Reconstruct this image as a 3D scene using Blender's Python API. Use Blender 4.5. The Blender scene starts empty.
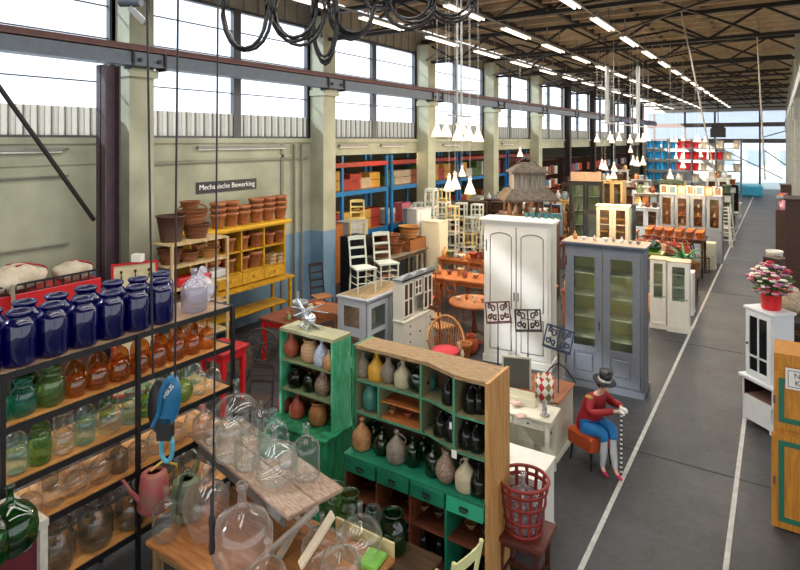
import bpy, math, random
from mathutils import Vector, Matrix
random.seed(7)
PI = math.pi
S = bpy.context.scene
COL = S.collection

# ---------------------------------------------------------------- camera, sky, exposure
F = 580.0                                   # focal length in pixels of the 800 px wide frame
YAW = math.radians(33.2)                    # camera turned left of the aisle
CS, SN = math.cos(YAW), math.sin(YAW)
EYE = 4.0
cam = bpy.data.objects.new('camera', bpy.data.cameras.new('camera'))
COL.objects.link(cam)
cam.location = (0, 0, EYE)
cam.rotation_euler = (PI / 2, 0, YAW)
cam.data.sensor_width = 36
cam.data.lens = F / 800 * 36
cam.data.shift_y = -(285 - 140) / 800
cam.data.clip_start = 0.05
S.camera = cam

w = bpy.data.worlds.new('overcast_sky')
S.world = w
w.use_nodes = True
bg = w.node_tree.nodes['Background']
bg.inputs[0].default_value = (0.92, 0.955, 1.0, 1)
bg.inputs[1].default_value = 1.25

sun = bpy.data.objects.new('sun', bpy.data.lights.new('sun', 'SUN'))
COL.objects.link(sun)
sun.data.energy = 16.0
sun.data.angle = math.radians(2)
sun.data.color = (1.0, 0.93, 0.82)
sun.rotation_euler = Vector((0.62, 0.60, -0.52)).to_track_quat('-Z', 'Y').to_euler()

for lx in (-3.0, -4.85, -6.7, -1.2):  # strips added to brighten the hall; the last has no tubes above it
    la = bpy.data.lights.new('added_strip_light', 'AREA')
    la.shape = 'RECTANGLE'
    la.size, la.size_y = .5, 48
    la.energy = 460
    la.color = (1, .95, .87)
    lo = bpy.data.objects.new('added_strip_light', la)
    COL.objects.link(lo)
    lo.location = (lx, 24, 6.3)

S.view_settings.view_transform = 'Standard'
S.view_settings.look = 'None'
S.view_settings.gamma = 1
S.view_settings.exposure = 0.58
S.cycles.transparent_max_bounces = 28
S.cycles.max_bounces = 6
S.cycles.use_denoising = True


def G(u, v, z=0.0):
    """floor-plan point of the spot at height z that lies on the sight line u, v"""
    Z = F * (EYE - z) / (v - 140.0)
    X = (u - 400.0) / F * Z
    return (CS * X - SN * Z, SN * X + CS * Z)


def D(u, v, Z):
    X = (u - 400.0) / F * Z
    return Vector((CS * X - SN * Z, SN * X + CS * Z, EYE - (v - 140.0) * Z / F))


def WY(u, x):
    """y of the point on plane x seen at column u"""
    r = (u - 400.0) / F
    return -x * (CS + r * SN) / (SN - r * CS)


def WX(u, y):
    r = (u - 400.0) / F
    return y * (r * CS - SN) / (CS + r * SN)


# ---------------------------------------------------------------- mesh collector
class MB:
    def __init__(s):
        s.v, s.f, s.sm = [], [], []

    def add(s, vs, fs, M=None, smooth=False):
        n = len(s.v)
        if M is not None:
            vs = [M @ Vector(p) for p in vs]
        s.v += [tuple(p) for p in vs]
        s.f += [tuple(i + n for i in f) for f in fs]
        s.sm += [smooth] * len(fs)
        return s

    def box(s, x0, x1, y0, y1, z0, z1, M=None, b=0.0):
        if b > 0:
            return s.bevbox(x0, x1, y0, y1, z0, z1, b, M)
        vs = [(x, y, z) for z in (z0, z1) for y in (y0, y1) for x in (x0, x1)]
        fs = [(0, 2, 3, 1), (4, 5, 7, 6), (0, 1, 5, 4), (2, 6, 7, 3), (0, 4, 6, 2), (1, 3, 7, 5)]
        return s.add(vs, fs, M)

    def bevbox(s, x0, x1, y0, y1, z0, z1, b, M=None):
        def ring(i, z):
            return [(x0 + i + b, y0 + i, z), (x1 - i - b, y0 + i, z), (x1 - i, y0 + i + b, z), (x1 - i, y1 - i - b, z),
                    (x1 - i - b, y1 - i, z), (x0 + i + b, y1 - i, z), (x0 + i, y1 - i - b, z), (x0 + i, y0 + i + b, z)]
        vs = ring(b * .7, z0) + ring(0, z0 + b) + ring(0, z1 - b) + ring(b * .7, z1)
        fs = [tuple(range(7, -1, -1)), tuple(range(24, 32))]
        for r in range(3):
            for k in range(8):
                a, c = r * 8 + k, r * 8 + (k + 1) % 8
                fs.append((a, c, c + 8, a + 8))
        return s.add(vs, fs, M)

    def cyl(s, p0, p1, r0, r1=None, n=10, smooth=True):
        r1 = r0 if r1 is None else r1
        p0, p1 = Vector(p0), Vector(p1)
        d = (p1 - p0)
        q = d.to_track_quat('Z', 'Y').to_matrix()
        vs = []
        for p, r in ((p0, r0), (p1, r1)):
            for k in range(n):
                a = 2 * PI * k / n
                vs.append(p + q @ Vector((r * math.cos(a), r * math.sin(a), 0)))
        fs = [(k, (k + 1) % n, n + (k + 1) % n, n + k) for k in range(n)]
        s.add(vs, fs, None, smooth)
        s.add(vs, [tuple(range(n - 1, -1, -1)), tuple(range(n, 2 * n))])
        return s

    def bar(s, p0, p1, w, h=None):
        """rectangular bar between two points"""
        h = w if h is None else h
        p0, p1 = Vector(p0), Vector(p1)
        d = (p1 - p0)
        q = d.to_track_quat('Z', 'Y').to_matrix().to_4x4()
        M = Matrix.Translation(p0) @ q
        return s.box(-w / 2, w / 2, -h / 2, h / 2, 0, d.length, M)

    def lathe(s, prof, n=20, M=None, smooth=True, sx=1, sy=1):
        vs, fs = [], []
        for r, z in prof:
            for k in range(n):
                a = 2 * PI * k / n
                vs.append((r * math.cos(a) * sx, r * math.sin(a) * sy, z))
        for i in range(len(prof) - 1):
            for k in range(n):
                a, b = i * n + k, i * n + (k + 1) % n
                fs.append((a, b, b + n, a + n))
        return s.add(vs, fs, M, smooth)

    def tube(s, pts, r, n=6, closed=False, flat=1.0):
        pts = [Vector(p) for p in pts]
        m = len(pts)
        vs, fs = [], []
        for i, p in enumerate(pts):
            if closed:
                t = pts[(i + 1) % m] - pts[i - 1]
            else:
                t = pts[min(i + 1, m - 1)] - pts[max(i - 1, 0)]
            if t.length < 1e-9:
                t = Vector((0, 0, 1))
            q = t.to_track_quat('Z', 'Y').to_matrix()
            rr = r[i] if isinstance(r, (list, tuple)) else r
            for k in range(n):
                a = 2 * PI * k / n
                vs.append(p + q @ Vector((rr * math.cos(a), flat * rr * math.sin(a), 0)))
        for i in range(m if closed else m - 1):
            j = (i + 1) % m
            for k in range(n):
                fs.append((i * n + k, i * n + (k + 1) % n, j * n + (k + 1) % n, j * n + k))
        s.add(vs, fs, None, True)
        if not closed:
            s.add(vs[:n], [tuple(range(n - 1, -1, -1))])
            s.add(vs[-n:], [tuple(range(n))])
        return s

    def prism(s, poly, z0, z1, M=None):
        n = len(poly)
        vs = [(x, y, z0) for x, y in poly] + [(x, y, z1) for x, y in poly]
        fs = [tuple(range(n - 1, -1, -1)), tuple(range(n, 2 * n))]
        fs += [(k, (k + 1) % n, n + (k + 1) % n, n + k) for k in range(n)]
        return s.add(vs, fs, M)

    def ball(s, c, r, n=12, m=8, sx=1, sy=1, sz=1, noise=0, rnd=None):
        vs, fs = [], []
        for i in range(m + 1):
            t = PI * i / m
            for k in range(n):
                a = 2 * PI * k / n
                q = r * (1 + (rnd.uniform(-noise, noise) if rnd and 0 < i < m else 0))
                vs.append((c[0] + q * sx * math.sin(t) * math.cos(a), c[1] + q * sy * math.sin(t) * math.sin(a), c[2] + q * sz * math.cos(t)))
        for i in range(m):
            for k in range(n):
                fs.append((i * n + k, (i + 1) * n + k, (i + 1) * n + (k + 1) % n, i * n + (k + 1) % n))
        return s.add(vs, fs, None, True)

    def build(s, name, mat, parent=None, loc=(0, 0, 0), rz=0):
        me = bpy.data.meshes.new(name)
        me.from_pydata(s.v, [], s.f)
        me.polygons.foreach_set('use_smooth', s.sm)
        me.materials.append(mat)
        me.validate()
        me.update()
        o = bpy.data.objects.new(name, me)
        COL.objects.link(o)
        o.location = loc
        o.rotation_euler = (0, 0, rz)
        if parent:
            o.parent = parent
        return o


KIDS = {}


def tag(o, label, cat, group=None, kind=None):
    o['label'] = label
    o['category'] = cat
    if group:
        o['group'] = group
    if kind:
        o['kind'] = kind
    return o


def struct(o, label=None):
    o['kind'] = 'structure'
    if label:
        o['label'] = label
    return o


def empty(name, loc=(0, 0, 0), rz=0, label=None, cat=None, group=None):
    o = bpy.data.objects.new(name, None)
    COL.objects.link(o)
    o.empty_display_size = .1
    o.location = loc
    o.rotation_euler = (0, 0, rz)
    if label:
        tag(o, label, cat, group)
    return o


def copy_tree(o, parent=None):
    c = o.copy()
    COL.objects.link(c)
    if parent:
        c.parent = parent
    for ch in [k for k in KIDS[o.name]]:
        KIDS.setdefault(ch.name, list(ch.children))
        copy_tree(ch, c)
    return c


PROTO = {}


def put(key, maker, loc, rz, label, cat, group=None, scale=1):
    """first call uses the built thing itself, later calls copy it with its parts"""
    if key not in PROTO:
        o = maker()
        bpy.context.view_layer.update()
        KIDS[o.name] = list(o.children)
        for k in o.children_recursive:
            KIDS[k.name] = list(k.children)
        PROTO[key] = o
    else:
        o = copy_tree(PROTO[key])
    o.location = loc
    o.rotation_euler = (0, 0, rz)
    o.scale = (scale,) * 3 if isinstance(scale, (int, float)) else scale
    for k in ('group',):
        if k in o:
            del o[k]
    tag(o, label, cat, group)
    return o


ORD = ['first', 'second', 'third', 'fourth', 'fifth', 'sixth', 'seventh', 'eighth', 'ninth', 'tenth', 'eleventh', 'twelfth',
       'thirteenth', 'fourteenth', 'fifteenth', 'sixteenth', 'seventeenth', 'eighteenth', 'nineteenth', 'twentieth',
       'twenty-first', 'twenty-second', 'twenty-third', 'twenty-fourth', 'twenty-fifth', 'twenty-sixth']

# ---------------------------------------------------------------- materials


def rgb(h):
    h = h.lstrip('#')
    out = []
    for i in (0, 2, 4):
        c = int(h[i:i + 2], 16) / 255
        out.append(c / 12.92 if c <= .04045 else ((c + .055) / 1.055) ** 2.4)
    return tuple(out)


MATS = {}


def mat(h, rough=.6, metal=0.0, var=.18, scale=6.0, bump=0.0, stretch=(1, 1, 1), h2=None, name=None, spec=.5):
    key = (h, rough, metal, var, scale, bump, stretch, h2)
    if key in MATS:
        return MATS[key]
    m = bpy.data.materials.new(name or 'paint_' + h.lstrip('#'))
    m.use_nodes = True
    nt = m.node_tree
    p = nt.nodes['Principled BSDF']
    c = rgb(h)
    c2 = rgb(h2) if h2 else tuple(x * (1 - var) for x in c)
    tc = nt.nodes.new('ShaderNodeTexCoord')
    mp = nt.nodes.new('ShaderNodeMapping')
    mp.inputs['Scale'].default_value = stretch
    no = nt.nodes.new('ShaderNodeTexNoise')
    no.inputs['Scale'].default_value = scale
    no.inputs['Detail'].default_value = 5
    no.inputs['Roughness'].default_value = .65
    rp = nt.nodes.new('ShaderNodeValToRGB')
    rp.color_ramp.elements[0].position = .35
    rp.color_ramp.elements[1].position = .65
    rp.color_ramp.elements[0].color = (*c2, 1)
    rp.color_ramp.elements[1].color = (*c, 1)
    nt.links.new(tc.outputs['Object'], mp.inputs[0])
    nt.links.new(mp.outputs[0], no.inputs[0])
    nt.links.new(no.outputs[0], rp.inputs[0])
    nt.links.new(rp.outputs[0], p.inputs['Base Color'])
    p.inputs['Roughness'].default_value = rough
    p.inputs['Metallic'].default_value = metal
    p.inputs['Specular IOR Level'].default_value = spec
    if bump:
        b = nt.nodes.new('ShaderNodeBump')
        b.inputs['Strength'].default_value = bump
        b.inputs['Distance'].default_value = .01
        nt.links.new(no.outputs[0], b.inputs['Height'])
        nt.links.new(b.outputs[0], p.inputs['Normal'])
    MATS[key] = m
    return m


def wood(h, h2, axis='x', rough=.6):
    st = {'x': (1.5, 14, 14), 'y': (14, 1.5, 14), 'z': (14, 14, 1.5)}[axis]
    return mat(h, rough, 0, .3, 2.2, .25, st, h2, 'wood_' + h.lstrip('#'))


def wicker(h, h2):
    key = ('wick', h, h2)
    if key in MATS:
        return MATS[key]
    m = bpy.data.materials.new('wicker_' + h.lstrip('#'))
    m.use_nodes = True
    nt = m.node_tree
    p = nt.nodes['Principled BSDF']
    p.inputs['Roughness'].default_value = .7
    tc = nt.nodes.new('ShaderNodeTexCoord')
    w1 = nt.nodes.new('ShaderNodeTexWave')
    w1.bands_direction = 'Z'
    w1.inputs['Scale'].default_value = 22
    w1.inputs['Distortion'].default_value = 3
    w1.inputs['Detail Scale'].default_value = 4
    rp = nt.nodes.new('ShaderNodeValToRGB')
    rp.color_ramp.elements[0].color = (*rgb(h2), 1)
    rp.color_ramp.elements[1].color = (*rgb(h), 1)
    b = nt.nodes.new('ShaderNodeBump')
    b.inputs['Strength'].default_value = .6
    b.inputs['Distance'].default_value = .01
    L = nt.links.new
    L(tc.outputs['Object'], w1.inputs[0])
    L(w1.outputs[1], rp.inputs[0])
    L(rp.outputs[0], p.inputs['Base Color'])
    L(w1.outputs[1], b.inputs['Height'])
    L(b.outputs[0], p.inputs['Normal'])
    MATS[key] = m
    return m


def glass(h, edge, dust=.04, gloss=.55, name=None, rim_light=.22):
    """thin-walled glass: tinted transmission that deepens where the wall is seen edge-on, plus reflection"""
    key = ('glass', h, edge, dust, gloss)
    if key in MATS:
        return MATS[key]
    m = bpy.data.materials.new(name or 'glass_' + h.lstrip('#'))
    m.use_nodes = True
    nt = m.node_tree
    for n in list(nt.nodes):
        nt.nodes.remove(n)
    L = nt.links.new
    out = nt.nodes.new('ShaderNodeOutputMaterial')
    tr = nt.nodes.new('ShaderNodeBsdfTransparent')
    gl = nt.nodes.new('ShaderNodeBsdfGlossy')
    gl.inputs['Roughness'].default_value = .05
    dd = nt.nodes.new('ShaderNodeBsdfDiffuse')
    dd.inputs[0].default_value = (*rgb(h), 1)
    dt = nt.nodes.new('ShaderNodeBsdfTranslucent')
    dt.inputs[0].default_value = (*rgb(h), 1)
    df = nt.nodes.new('ShaderNodeMixShader')
    L(dd.outputs[0], df.inputs[1])
    L(dt.outputs[0], df.inputs[2])
    lw = nt.nodes.new('ShaderNodeLayerWeight')
    lw.inputs[0].default_value = .5
    pw = nt.nodes.new('ShaderNodeMath')
    pw.operation = 'POWER'
    pw.inputs[1].default_value = 2.2
    L(lw.outputs['Facing'], pw.inputs[0])
    rp = nt.nodes.new('ShaderNodeValToRGB')
    rp.color_ramp.elements[0].color = (*rgb(h), 1)
    rp.color_ramp.elements[1].color = (*rgb(edge), 1)
    L(pw.outputs[0], rp.inputs[0])
    L(rp.outputs[0], tr.inputs[0])
    ma = nt.nodes.new('ShaderNodeMath')
    ma.operation = 'MULTIPLY_ADD'
    ma.inputs[1].default_value = gloss
    ma.inputs[2].default_value = .075
    p2 = nt.nodes.new('ShaderNodeMath')
    p2.operation = 'POWER'
    p2.inputs[1].default_value = 3.0
    L(lw.outputs['Facing'], p2.inputs[0])
    L(p2.outputs[0], ma.inputs[0])
    m1 = nt.nodes.new('ShaderNodeMixShader')
    md = nt.nodes.new('ShaderNodeMath')
    md.operation = 'MULTIPLY_ADD'
    md.inputs[1].default_value = rim_light  # diffuse mixed in towards the edges imitates bright rim highlights
    md.inputs[2].default_value = dust
    ph = nt.nodes.new('ShaderNodeMath')
    ph.operation = 'POWER'
    ph.inputs[1].default_value = 4.0
    L(lw.outputs['Facing'], ph.inputs[0])
    L(ph.outputs[0], md.inputs[0])
    L(md.outputs[0], m1.inputs[0])
    L(tr.outputs[0], m1.inputs[1])
    L(df.outputs[0], m1.inputs[2])
    m2 = nt.nodes.new('ShaderNodeMixShader')
    L(ma.outputs[0], m2.inputs[0])
    L(m1.outputs[0], m2.inputs[1])
    L(gl.outputs[0], m2.inputs[2])
    L(m2.outputs[0], out.inputs[0])
    MATS[key] = m
    return m


def emit(h, strength, name):
    m = bpy.data.materials.new(name)
    m.use_nodes = True
    p = m.node_tree.nodes['Principled BSDF']
    p.inputs['Base Color'].default_value = (*rgb(h), 1)
    p.inputs['Emission Color'].default_value = (*rgb(h), 1)
    p.inputs['Emission Strength'].default_value = strength
    return m


def translucent(h, clear, name, ribs=0):
    m = bpy.data.materials.new(name)
    m.use_nodes = True
    nt = m.node_tree
    for n in list(nt.nodes):
        nt.nodes.remove(n)
    L = nt.links.new
    out = nt.nodes.new('ShaderNodeOutputMaterial')
    a = nt.nodes.new('ShaderNodeBsdfTransparent')
    a.inputs[0].default_value = (*rgb(h), 1)
    b = nt.nodes.new('ShaderNodeBsdfTranslucent')
    b.inputs[0].default_value = (*rgb(h), 1)
    mx = nt.nodes.new('ShaderNodeMixShader')
    mx.inputs[0].default_value = 1 - clear
    L(a.outputs[0], mx.inputs[1])
    L(b.outputs[0], mx.inputs[2])
    L(mx.outputs[0], out.inputs[0])
    return m


def wall_paint():
    m = bpy.data.materials.new('wall_paint_cream_over_blue')
    m.use_nodes = True
    nt = m.node_tree
    p = nt.nodes['Principled BSDF']
    p.inputs['Roughness'].default_value = .75
    L = nt.links.new
    ge = nt.nodes.new('ShaderNodeNewGeometry')
    sp = nt.nodes.new('ShaderNodeSeparateXYZ')
    L(ge.outputs['Position'], sp.inputs[0])
    gt = nt.nodes.new('ShaderNodeMath')
    gt.operation = 'GREATER_THAN'
    gt.inputs[1].default_value = 1.79
    L(sp.outputs[2], gt.inputs[0])
    no = nt.nodes.new('ShaderNodeTexNoise')
    no.inputs['Scale'].default_value = 1.3
    no.inputs['Detail'].default_value = 6
    L(ge.outputs['Position'], no.inputs[0])
    r1 = nt.nodes.new('ShaderNodeValToRGB')
    r1.color_ramp.elements[0].position = .3
    r1.color_ramp.elements[1].position = .7
    r1.color_ramp.elements[0].color = (*rgb('#8d8f7a'), 1)
    r1.color_ramp.elements[1].color = (*rgb('#acae97'), 1)
    r2 = nt.nodes.new('ShaderNodeValToRGB')
    r2.color_ramp.elements[0].position = .3
    r2.color_ramp.elements[1].position = .7
    r2.color_ramp.elements[0].color = (*rgb('#5b7a92'), 1)
    r2.color_ramp.elements[1].color = (*rgb('#7696ac'), 1)
    L(no.outputs[0], r1.inputs[0])
    L(no.outputs[0], r2.inputs[0])
    mx = nt.nodes.new('ShaderNodeMix')
    mx.data_type = 'RGBA'
    L(gt.outputs[0], mx.inputs[0])
    L(r2.outputs[0], mx.inputs[6])
    L(r1.outputs[0], mx.inputs[7])
    L(mx.outputs[2], p.inputs['Base Color'])
    return m


def floor_mat():
    m = bpy.data.materials.new('worn_grey_asphalt')
    m.use_nodes = True
    nt = m.node_tree
    p = nt.nodes['Principled BSDF']
    L = nt.links.new
    ge = nt.nodes.new('ShaderNodeNewGeometry')
    n1 = nt.nodes.new('ShaderNodeTexNoise')
    n1.inputs['Scale'].default_value = .9
    n1.inputs['Detail'].default_value = 8
    n1.inputs['Roughness'].default_value = .7
    n2 = nt.nodes.new('ShaderNodeTexNoise')
    n2.inputs['Scale'].default_value = 14
    n2.inputs['Detail'].default_value = 4
    L(ge.outputs['Position'], n1.inputs[0])
    L(ge.outputs['Position'], n2.inputs[0])
    ad = nt.nodes.new('ShaderNodeMath')
    ad.operation = 'MULTIPLY_ADD'
    ad.inputs[1].default_value = .35
    L(n2.outputs[0], ad.inputs[0])
    L(n1.outputs[0], ad.inputs[2])
    rp = nt.nodes.new('ShaderNodeValToRGB')
    rp.color_ramp.elements[0].position = .45
    rp.color_ramp.elements[1].position = .95
    rp.color_ramp.elements[0].color = (*rgb('#202022'), 1)
    rp.color_ramp.elements[1].color = (*rgb('#48494c'), 1)
    L(ad.outputs[0], rp.inputs[0])
    L(rp.outputs[0], p.inputs['Base Color'])
    p.inputs['Roughness'].default_value = .55
    bm = nt.nodes.new('ShaderNodeBump')
    bm.inputs['Strength'].default_value = .15
    bm.inputs['Distance'].default_value = .02
    L(n2.outputs[0], bm.inputs['Height'])
    L(bm.outputs[0], p.inputs['Normal'])
    return m


WALL = wall_paint()
FLOOR = floor_mat()
STEEL = mat('#2a2624', .6, .2, .3, name='dark_steel')
STEELP = mat('#4a3a42', .6, .1, .3, name='purple_brown_steel')
GREYST = mat('#5d6672', .5, .2, .2, name='grey_blue_steel')
RUST = mat('#6d4a45', .6, .1, .3, name='red_oxide_steel')
BLACK = mat('#141316', .45, name='black_paint')
WHITE = mat('#e9e6dc', .5, var=.06, name='white_paint')
CREAM = mat('#dcd6bd', .5, var=.08, name='cream_paint')
PALEG = mat('#b9bdbb', .5, var=.1, name='pale_grey_paint')
ROOFW = mat('#8f7357', .9, 0, .35, 2.5, .2, (1, 6, 1), '#6a523f', 'roof_boards')
PURL = mat('#bba98c', .85, var=.25, name='roof_purlin_wood')
OAK = wood('#b98a54', '#8c5f34')
PINE = wood('#cda066', '#a97a44')
PINEZ = wood('#cda066', '#a06c3a', 'z')
DARKW = wood('#4a2c1c', '#2d1a11')
REDW = wood('#7c3f26', '#552817')
ORW = wood('#c47c3e', '#9a5426')
GREENP = mat('#2f9a66', .5, 0, .3, 5, .2, (3, 3, 1), '#17583c', 'green_paint_worn')
GREEND = mat('#1d7d5c', .45, 0, .25, 5, .1, (1, 3, 3), '#12604a', 'deep_green_paint')
GREYB = mat('#797d85', .45, var=.12, name='grey_blue_paint')
REDP = mat('#c0151c', .4, var=.15, name='red_paint')
YELP = mat('#c99a1c', .5, 0, .2, 4, .1, (3, 1, 3), '#a87a12', 'ochre_paint')
G_CLEAR = glass('#fefffe', '#d3dedA', .02, .85, rim_light=.6)
G_PINK = glass('#fdfaf6', '#d4cabd', .035, .8, rim_light=.5)
G_AQUA = glass('#e2f6f3', '#93cbc6', .05, .7, rim_light=.35)
G_TEAL = glass('#7fe0d0', '#128f7c', .1, .6, rim_light=.3)
G_GREEN = glass('#bfe0a2', '#4f9446', .06, .6, rim_light=.3)
G_DKGREEN = glass('#2f9a4a', '#04401a')
G_BLUE = glass('#0c1590', '#050860', .26, .5, rim_light=.05)
G_AMBER = glass('#eab868', '#b8762a', .10, .5, rim_light=.2)
G_SMOKE = glass('#dcdbd2', '#8b8b80', .05, .7, rim_light=.3)
G_BLACK = mat('#0b0d0c', .08, name='black_glass')
PANE = glass('#eef4f2', '#d5dddb', .01, .2, 'window_glass')

# ================================================================ the hall
XW = -9.65                                   # inner face of the window wall
COLY = [.95 + 5 * k for k in range(-1, 11)]  # column rows, 5 m bays
YEND = 56.0

struct(MB().box(-18, 14, -12, YEND, -.2, 0).build('floor', FLOOR), 'worn dark grey asphalt floor')
for i, x in enumerate((-1.55, -.42)):
    m = MB()
    ya = -4 if i == 0 else -4
    m.box(x - .024, x + .024, ya, 50 if i == 0 else 9.7, .001, .006)
    struct(m.build('trim_%d' % (i + 1), mat('#c4c4c0', .7, 0, .3, 9, name='floor_line_paint')), ('left' if i == 0 else 'right') + ' white line painted along the aisle floor')
m = MB()
for y in (7.9, 12.6, 17.3, 22.1, 27, 32, 37, 42):
    m.box(-9, 3, y, y + .02, .001, .003)
struct(m.build('trim_3', mat('#2e2e30', .8, name='floor_joint')), 'dark joints across the floor')

# window wall, below the sill
WT = .22
m = MB()
m.box(XW - WT, XW, -12, 10.95, 0, 3.98)
m.box(XW - WT, XW, 10.95, YEND, 3.62, 3.98)
m.box(XW - .02, XW + .05, -12, YEND, 3.94, 4.04)
m.box(XW - .02, XW + .03, -12, YEND, 3.60, 3.66)
struct(m.build('wall_left', WALL), 'cream concrete wall with blue dado below the windows')
m = MB()
for z in (3.86, 3.42, 2.33):
    m.cyl((XW + .05, -6, z), (XW + .05, 4.9, z), .018, n=6)
m.box(XW, XW + .03, 9.7, 9.78, .1, 3.9)
m.cyl((XW + .06, 10.1, 0), (XW + .06, 10.1, 3.9), .03)
m.cyl((XW + .06, 10.35, 0), (XW + .06, 10.35, 3.9), .025)
m.cyl((XW + .04, 6.3, 3.55), (XW + .04, 10.6, 3.55), .014, n=6)
struct(m.build('trim_4', mat('#7d7c70', .6, .1, name='conduit_grey')), 'conduits along the window wall')
# far strip of wall above the windows (corrugated sheet)
m = MB()
for y0 in COLY[:-1]:
    n = 24
    for k in range(n):
        ya = y0 + 5 * k / n
        dx = .03 if k % 2 else 0
        m.box(XW - .12 + dx, XW - .07 + dx, ya, ya + 5 / n, 6.78, 7.5)
struct(m.build('trim_5', mat('#8f8d84', .6, name='wall_sheet_grey')), 'grey corrugated sheet above the windows')

FRM = mat('#54565a', .5, .2, name='window_frame_grey')
VIN = translucent('#cdd4de', .6, 'milky_window_pane')
COR = translucent('#c9c4ba', .25, 'corrugated_translucent_sheet')
wi = 0
for k, y0 in enumerate(COLY[:-1]):
    for q in range(2):
        a = y0 + .32 + q * 2.28
        b = a + 2.08
        wi += 1
        m = MB()
        m.box(XW - .16, XW - .02, a - .1, a, 4.04, 6.8)
        m.box(XW - .16, XW - .02, b, b + .1, 4.04, 6.8)
        m.box(XW - .14, XW - .04, a, b, 4.04, 4.08)
        m.box(XW - .14, XW - .04, a, b, 6.74, 6.8)
        for z in (4.98, 5.74, 6.3):
            m.box(XW - .1, XW - .07, a, b, z, z + .022)
        fr = struct(m.build('window_%d' % wi, FRM), 'tall milky window above the sill')
        MB().box(XW - .13, XW - .12, a, b, 4.08, 6.74).build('pane', VIN, fr)
        m = MB()
        n = 20
        for j in range(n):
            ya = a + (b - a) * j / n
            yb = a + (b - a) * (j + 1) / n
            if j % 2:
                m.box(XW - .06, XW - .055, ya, yb, 4.06, 4.55)
            else:
                m.box(XW - .095, XW - .09, ya, yb, 4.06, 4.55)
            m.box(XW - .095, XW - .055, ya, ya + .006, 4.06, 4.55)
        m.build('corrugated_sheet', COR, fr)
    if k < 6:
        m = MB().box(XW - .2, XW - .02, y0 + 4.72, y0 + 5.22, 4.04, 6.8)
        struct(m.build('trim_%d' % (10 + k), mat('#77776f', .7, name='pier_grey')), 'grey pier between windows')

# concrete columns, then steel ones further back
for k, y in enumerate(COLY[1:7]):
    m = MB()
    m.box(XW, XW + .42, y - .23, y + .23, 0, 7.0)
    m.box(XW, XW + .5, y - .27, y + .27, 5.08, 5.22)
    c = struct(m.build('column', WALL), 'cream concrete column carrying the crane rail')
for k, y in enumerate(COLY[7:]):
    m = MB()
    m.box(XW, XW + .04, y - .14, y + .14, 0, 7.0)
    m.box(XW + .26, XW + .3, y - .14, y + .14, 0, 7.0)
    m.box(XW, XW + .3, y - .015, y + .015, 0, 7.0)
    struct(m.build('steel_column', STEEL), 'dark steel column at the back of the hall')


def hcol(x, y, z1, M, label, a=.13):
    m = MB()
    m.box(x - a, x + a, y - a, y - a + .025, 0, z1)
    m.box(x - a, x + a, y + a - .025, y + a, 0, z1)
    m.box(x - .012, x + .012, y - a, y + a, 0, z1)
    return struct(m.build('steel_column', M), label)


hcol(-9.05, 5.25, 5.2, STEELP, 'purple-brown steel post in front of the nearest concrete column')
m = MB()
p0, p1 = D(-40, 32, 7.95), D(94, 220, 9.5)
m.cyl(p0, p1, .035)
struct(m.build('brace', STEEL), 'diagonal steel brace on the left wall')

# crane beams
m = MB()
m.box(-9.3, -9.0, -12, YEND - 1, 5.25, 5.28)
m.box(-9.17, -9.13, -12, YEND - 1, 5.28, 5.5)
m.box(-9.16, -9.02, -12, YEND - 1, 5.27, 5.48)
cb = struct(m.build('crane_beam', GREYST), 'grey-blue crane beam along the window wall')
m = MB()
m.box(-9.28, -8.99, -12, YEND - 1, 5.5, 5.53)
m.box(-9.18, -9.1, -12, YEND - 1, 5.53, 5.62)
m.build('rail', RUST, cb)
m = MB()
for y in COLY:
    for dy in (-.3, .3):
        m.box(-9.25, -8.985, y + dy - .02, y + dy + .02, 5.2, 5.5)
        m.cyl((-9.0, y + dy * .6, 5.35), (-8.97, y + dy * .6, 5.35), .035)
m.build('splice_plate', STEEL, cb)
m = MB()
m.box(.35, .62, 2, YEND - 1, 5.25, 5.55)
struct(m.build('crane_beam', mat('#8b908f', .5, .2, name='pale_grey_steel')), 'pale grey crane beam above the right row')
GC = mat('#a9aba0', .7, name='right_column_grey')
for y in COLY[5:]:
    m = MB()
    m.box(.38, .72, y - .2, y + .2, 0, 7.4)
    m.box(.33, .38, y - .25, y + .25, 4.6, 5.25)
    struct(m.build('column', GC), 'pale column of the right row')
m = MB()
for j in range(150):
    y = 2 + j * .36
    m.box(.5 + .03 * (j % 2), .54 + .03 * (j % 2), y, y + .36, 5.55, 7.4)
struct(m.build('wall_right', mat('#a5aaa8', .6, name='right_sheet_grey')), 'grey sheet wall above the right columns')


def roofz(x):
    return 7.35 + (x + 9.65) * .035


m = MB()
for xa in range(-10, 14, 1):
    xb = xa + 1
    vs = [(xa, -12, roofz(xa) + .35), (xb, -12, roofz(xb) + .35), (xb, YEND, roofz(xb) + .35), (xa, YEND, roofz(xa) + .35),
          (xa, -12, roofz(xa) + .45), (xb, -12, roofz(xb) + .45), (xb, YEND, roofz(xb) + .45), (xa, YEND, roofz(xa) + .45)]
    m.add(vs, [(0, 3, 2, 1), (4, 5, 6, 7), (0, 1, 5, 4), (2, 3, 7, 6), (0, 4, 7, 3), (1, 2, 6, 5)])
struct(m.build('ceiling', ROOFW), 'brown board roof deck')
m = MB()
y = 1.2
while y < YEND:
    m.box(-9.6, 8, y, y + .09, 7.52, 7.66)
    y += .83
m.build('ceiling_batten', PURL)['kind'] = 'structure'
m = MB()
for x in (-8.6, -6.9, -5.2, -3.5, -1.8, -.1):
    m.box(x, x + .09, 0, YEND, roofz(x) - .02, roofz(x) + .14)
struct(m.build('purlin', mat('#3f332c', .8, name='dark_purlin')), 'purlins running the length of the roof')
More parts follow.
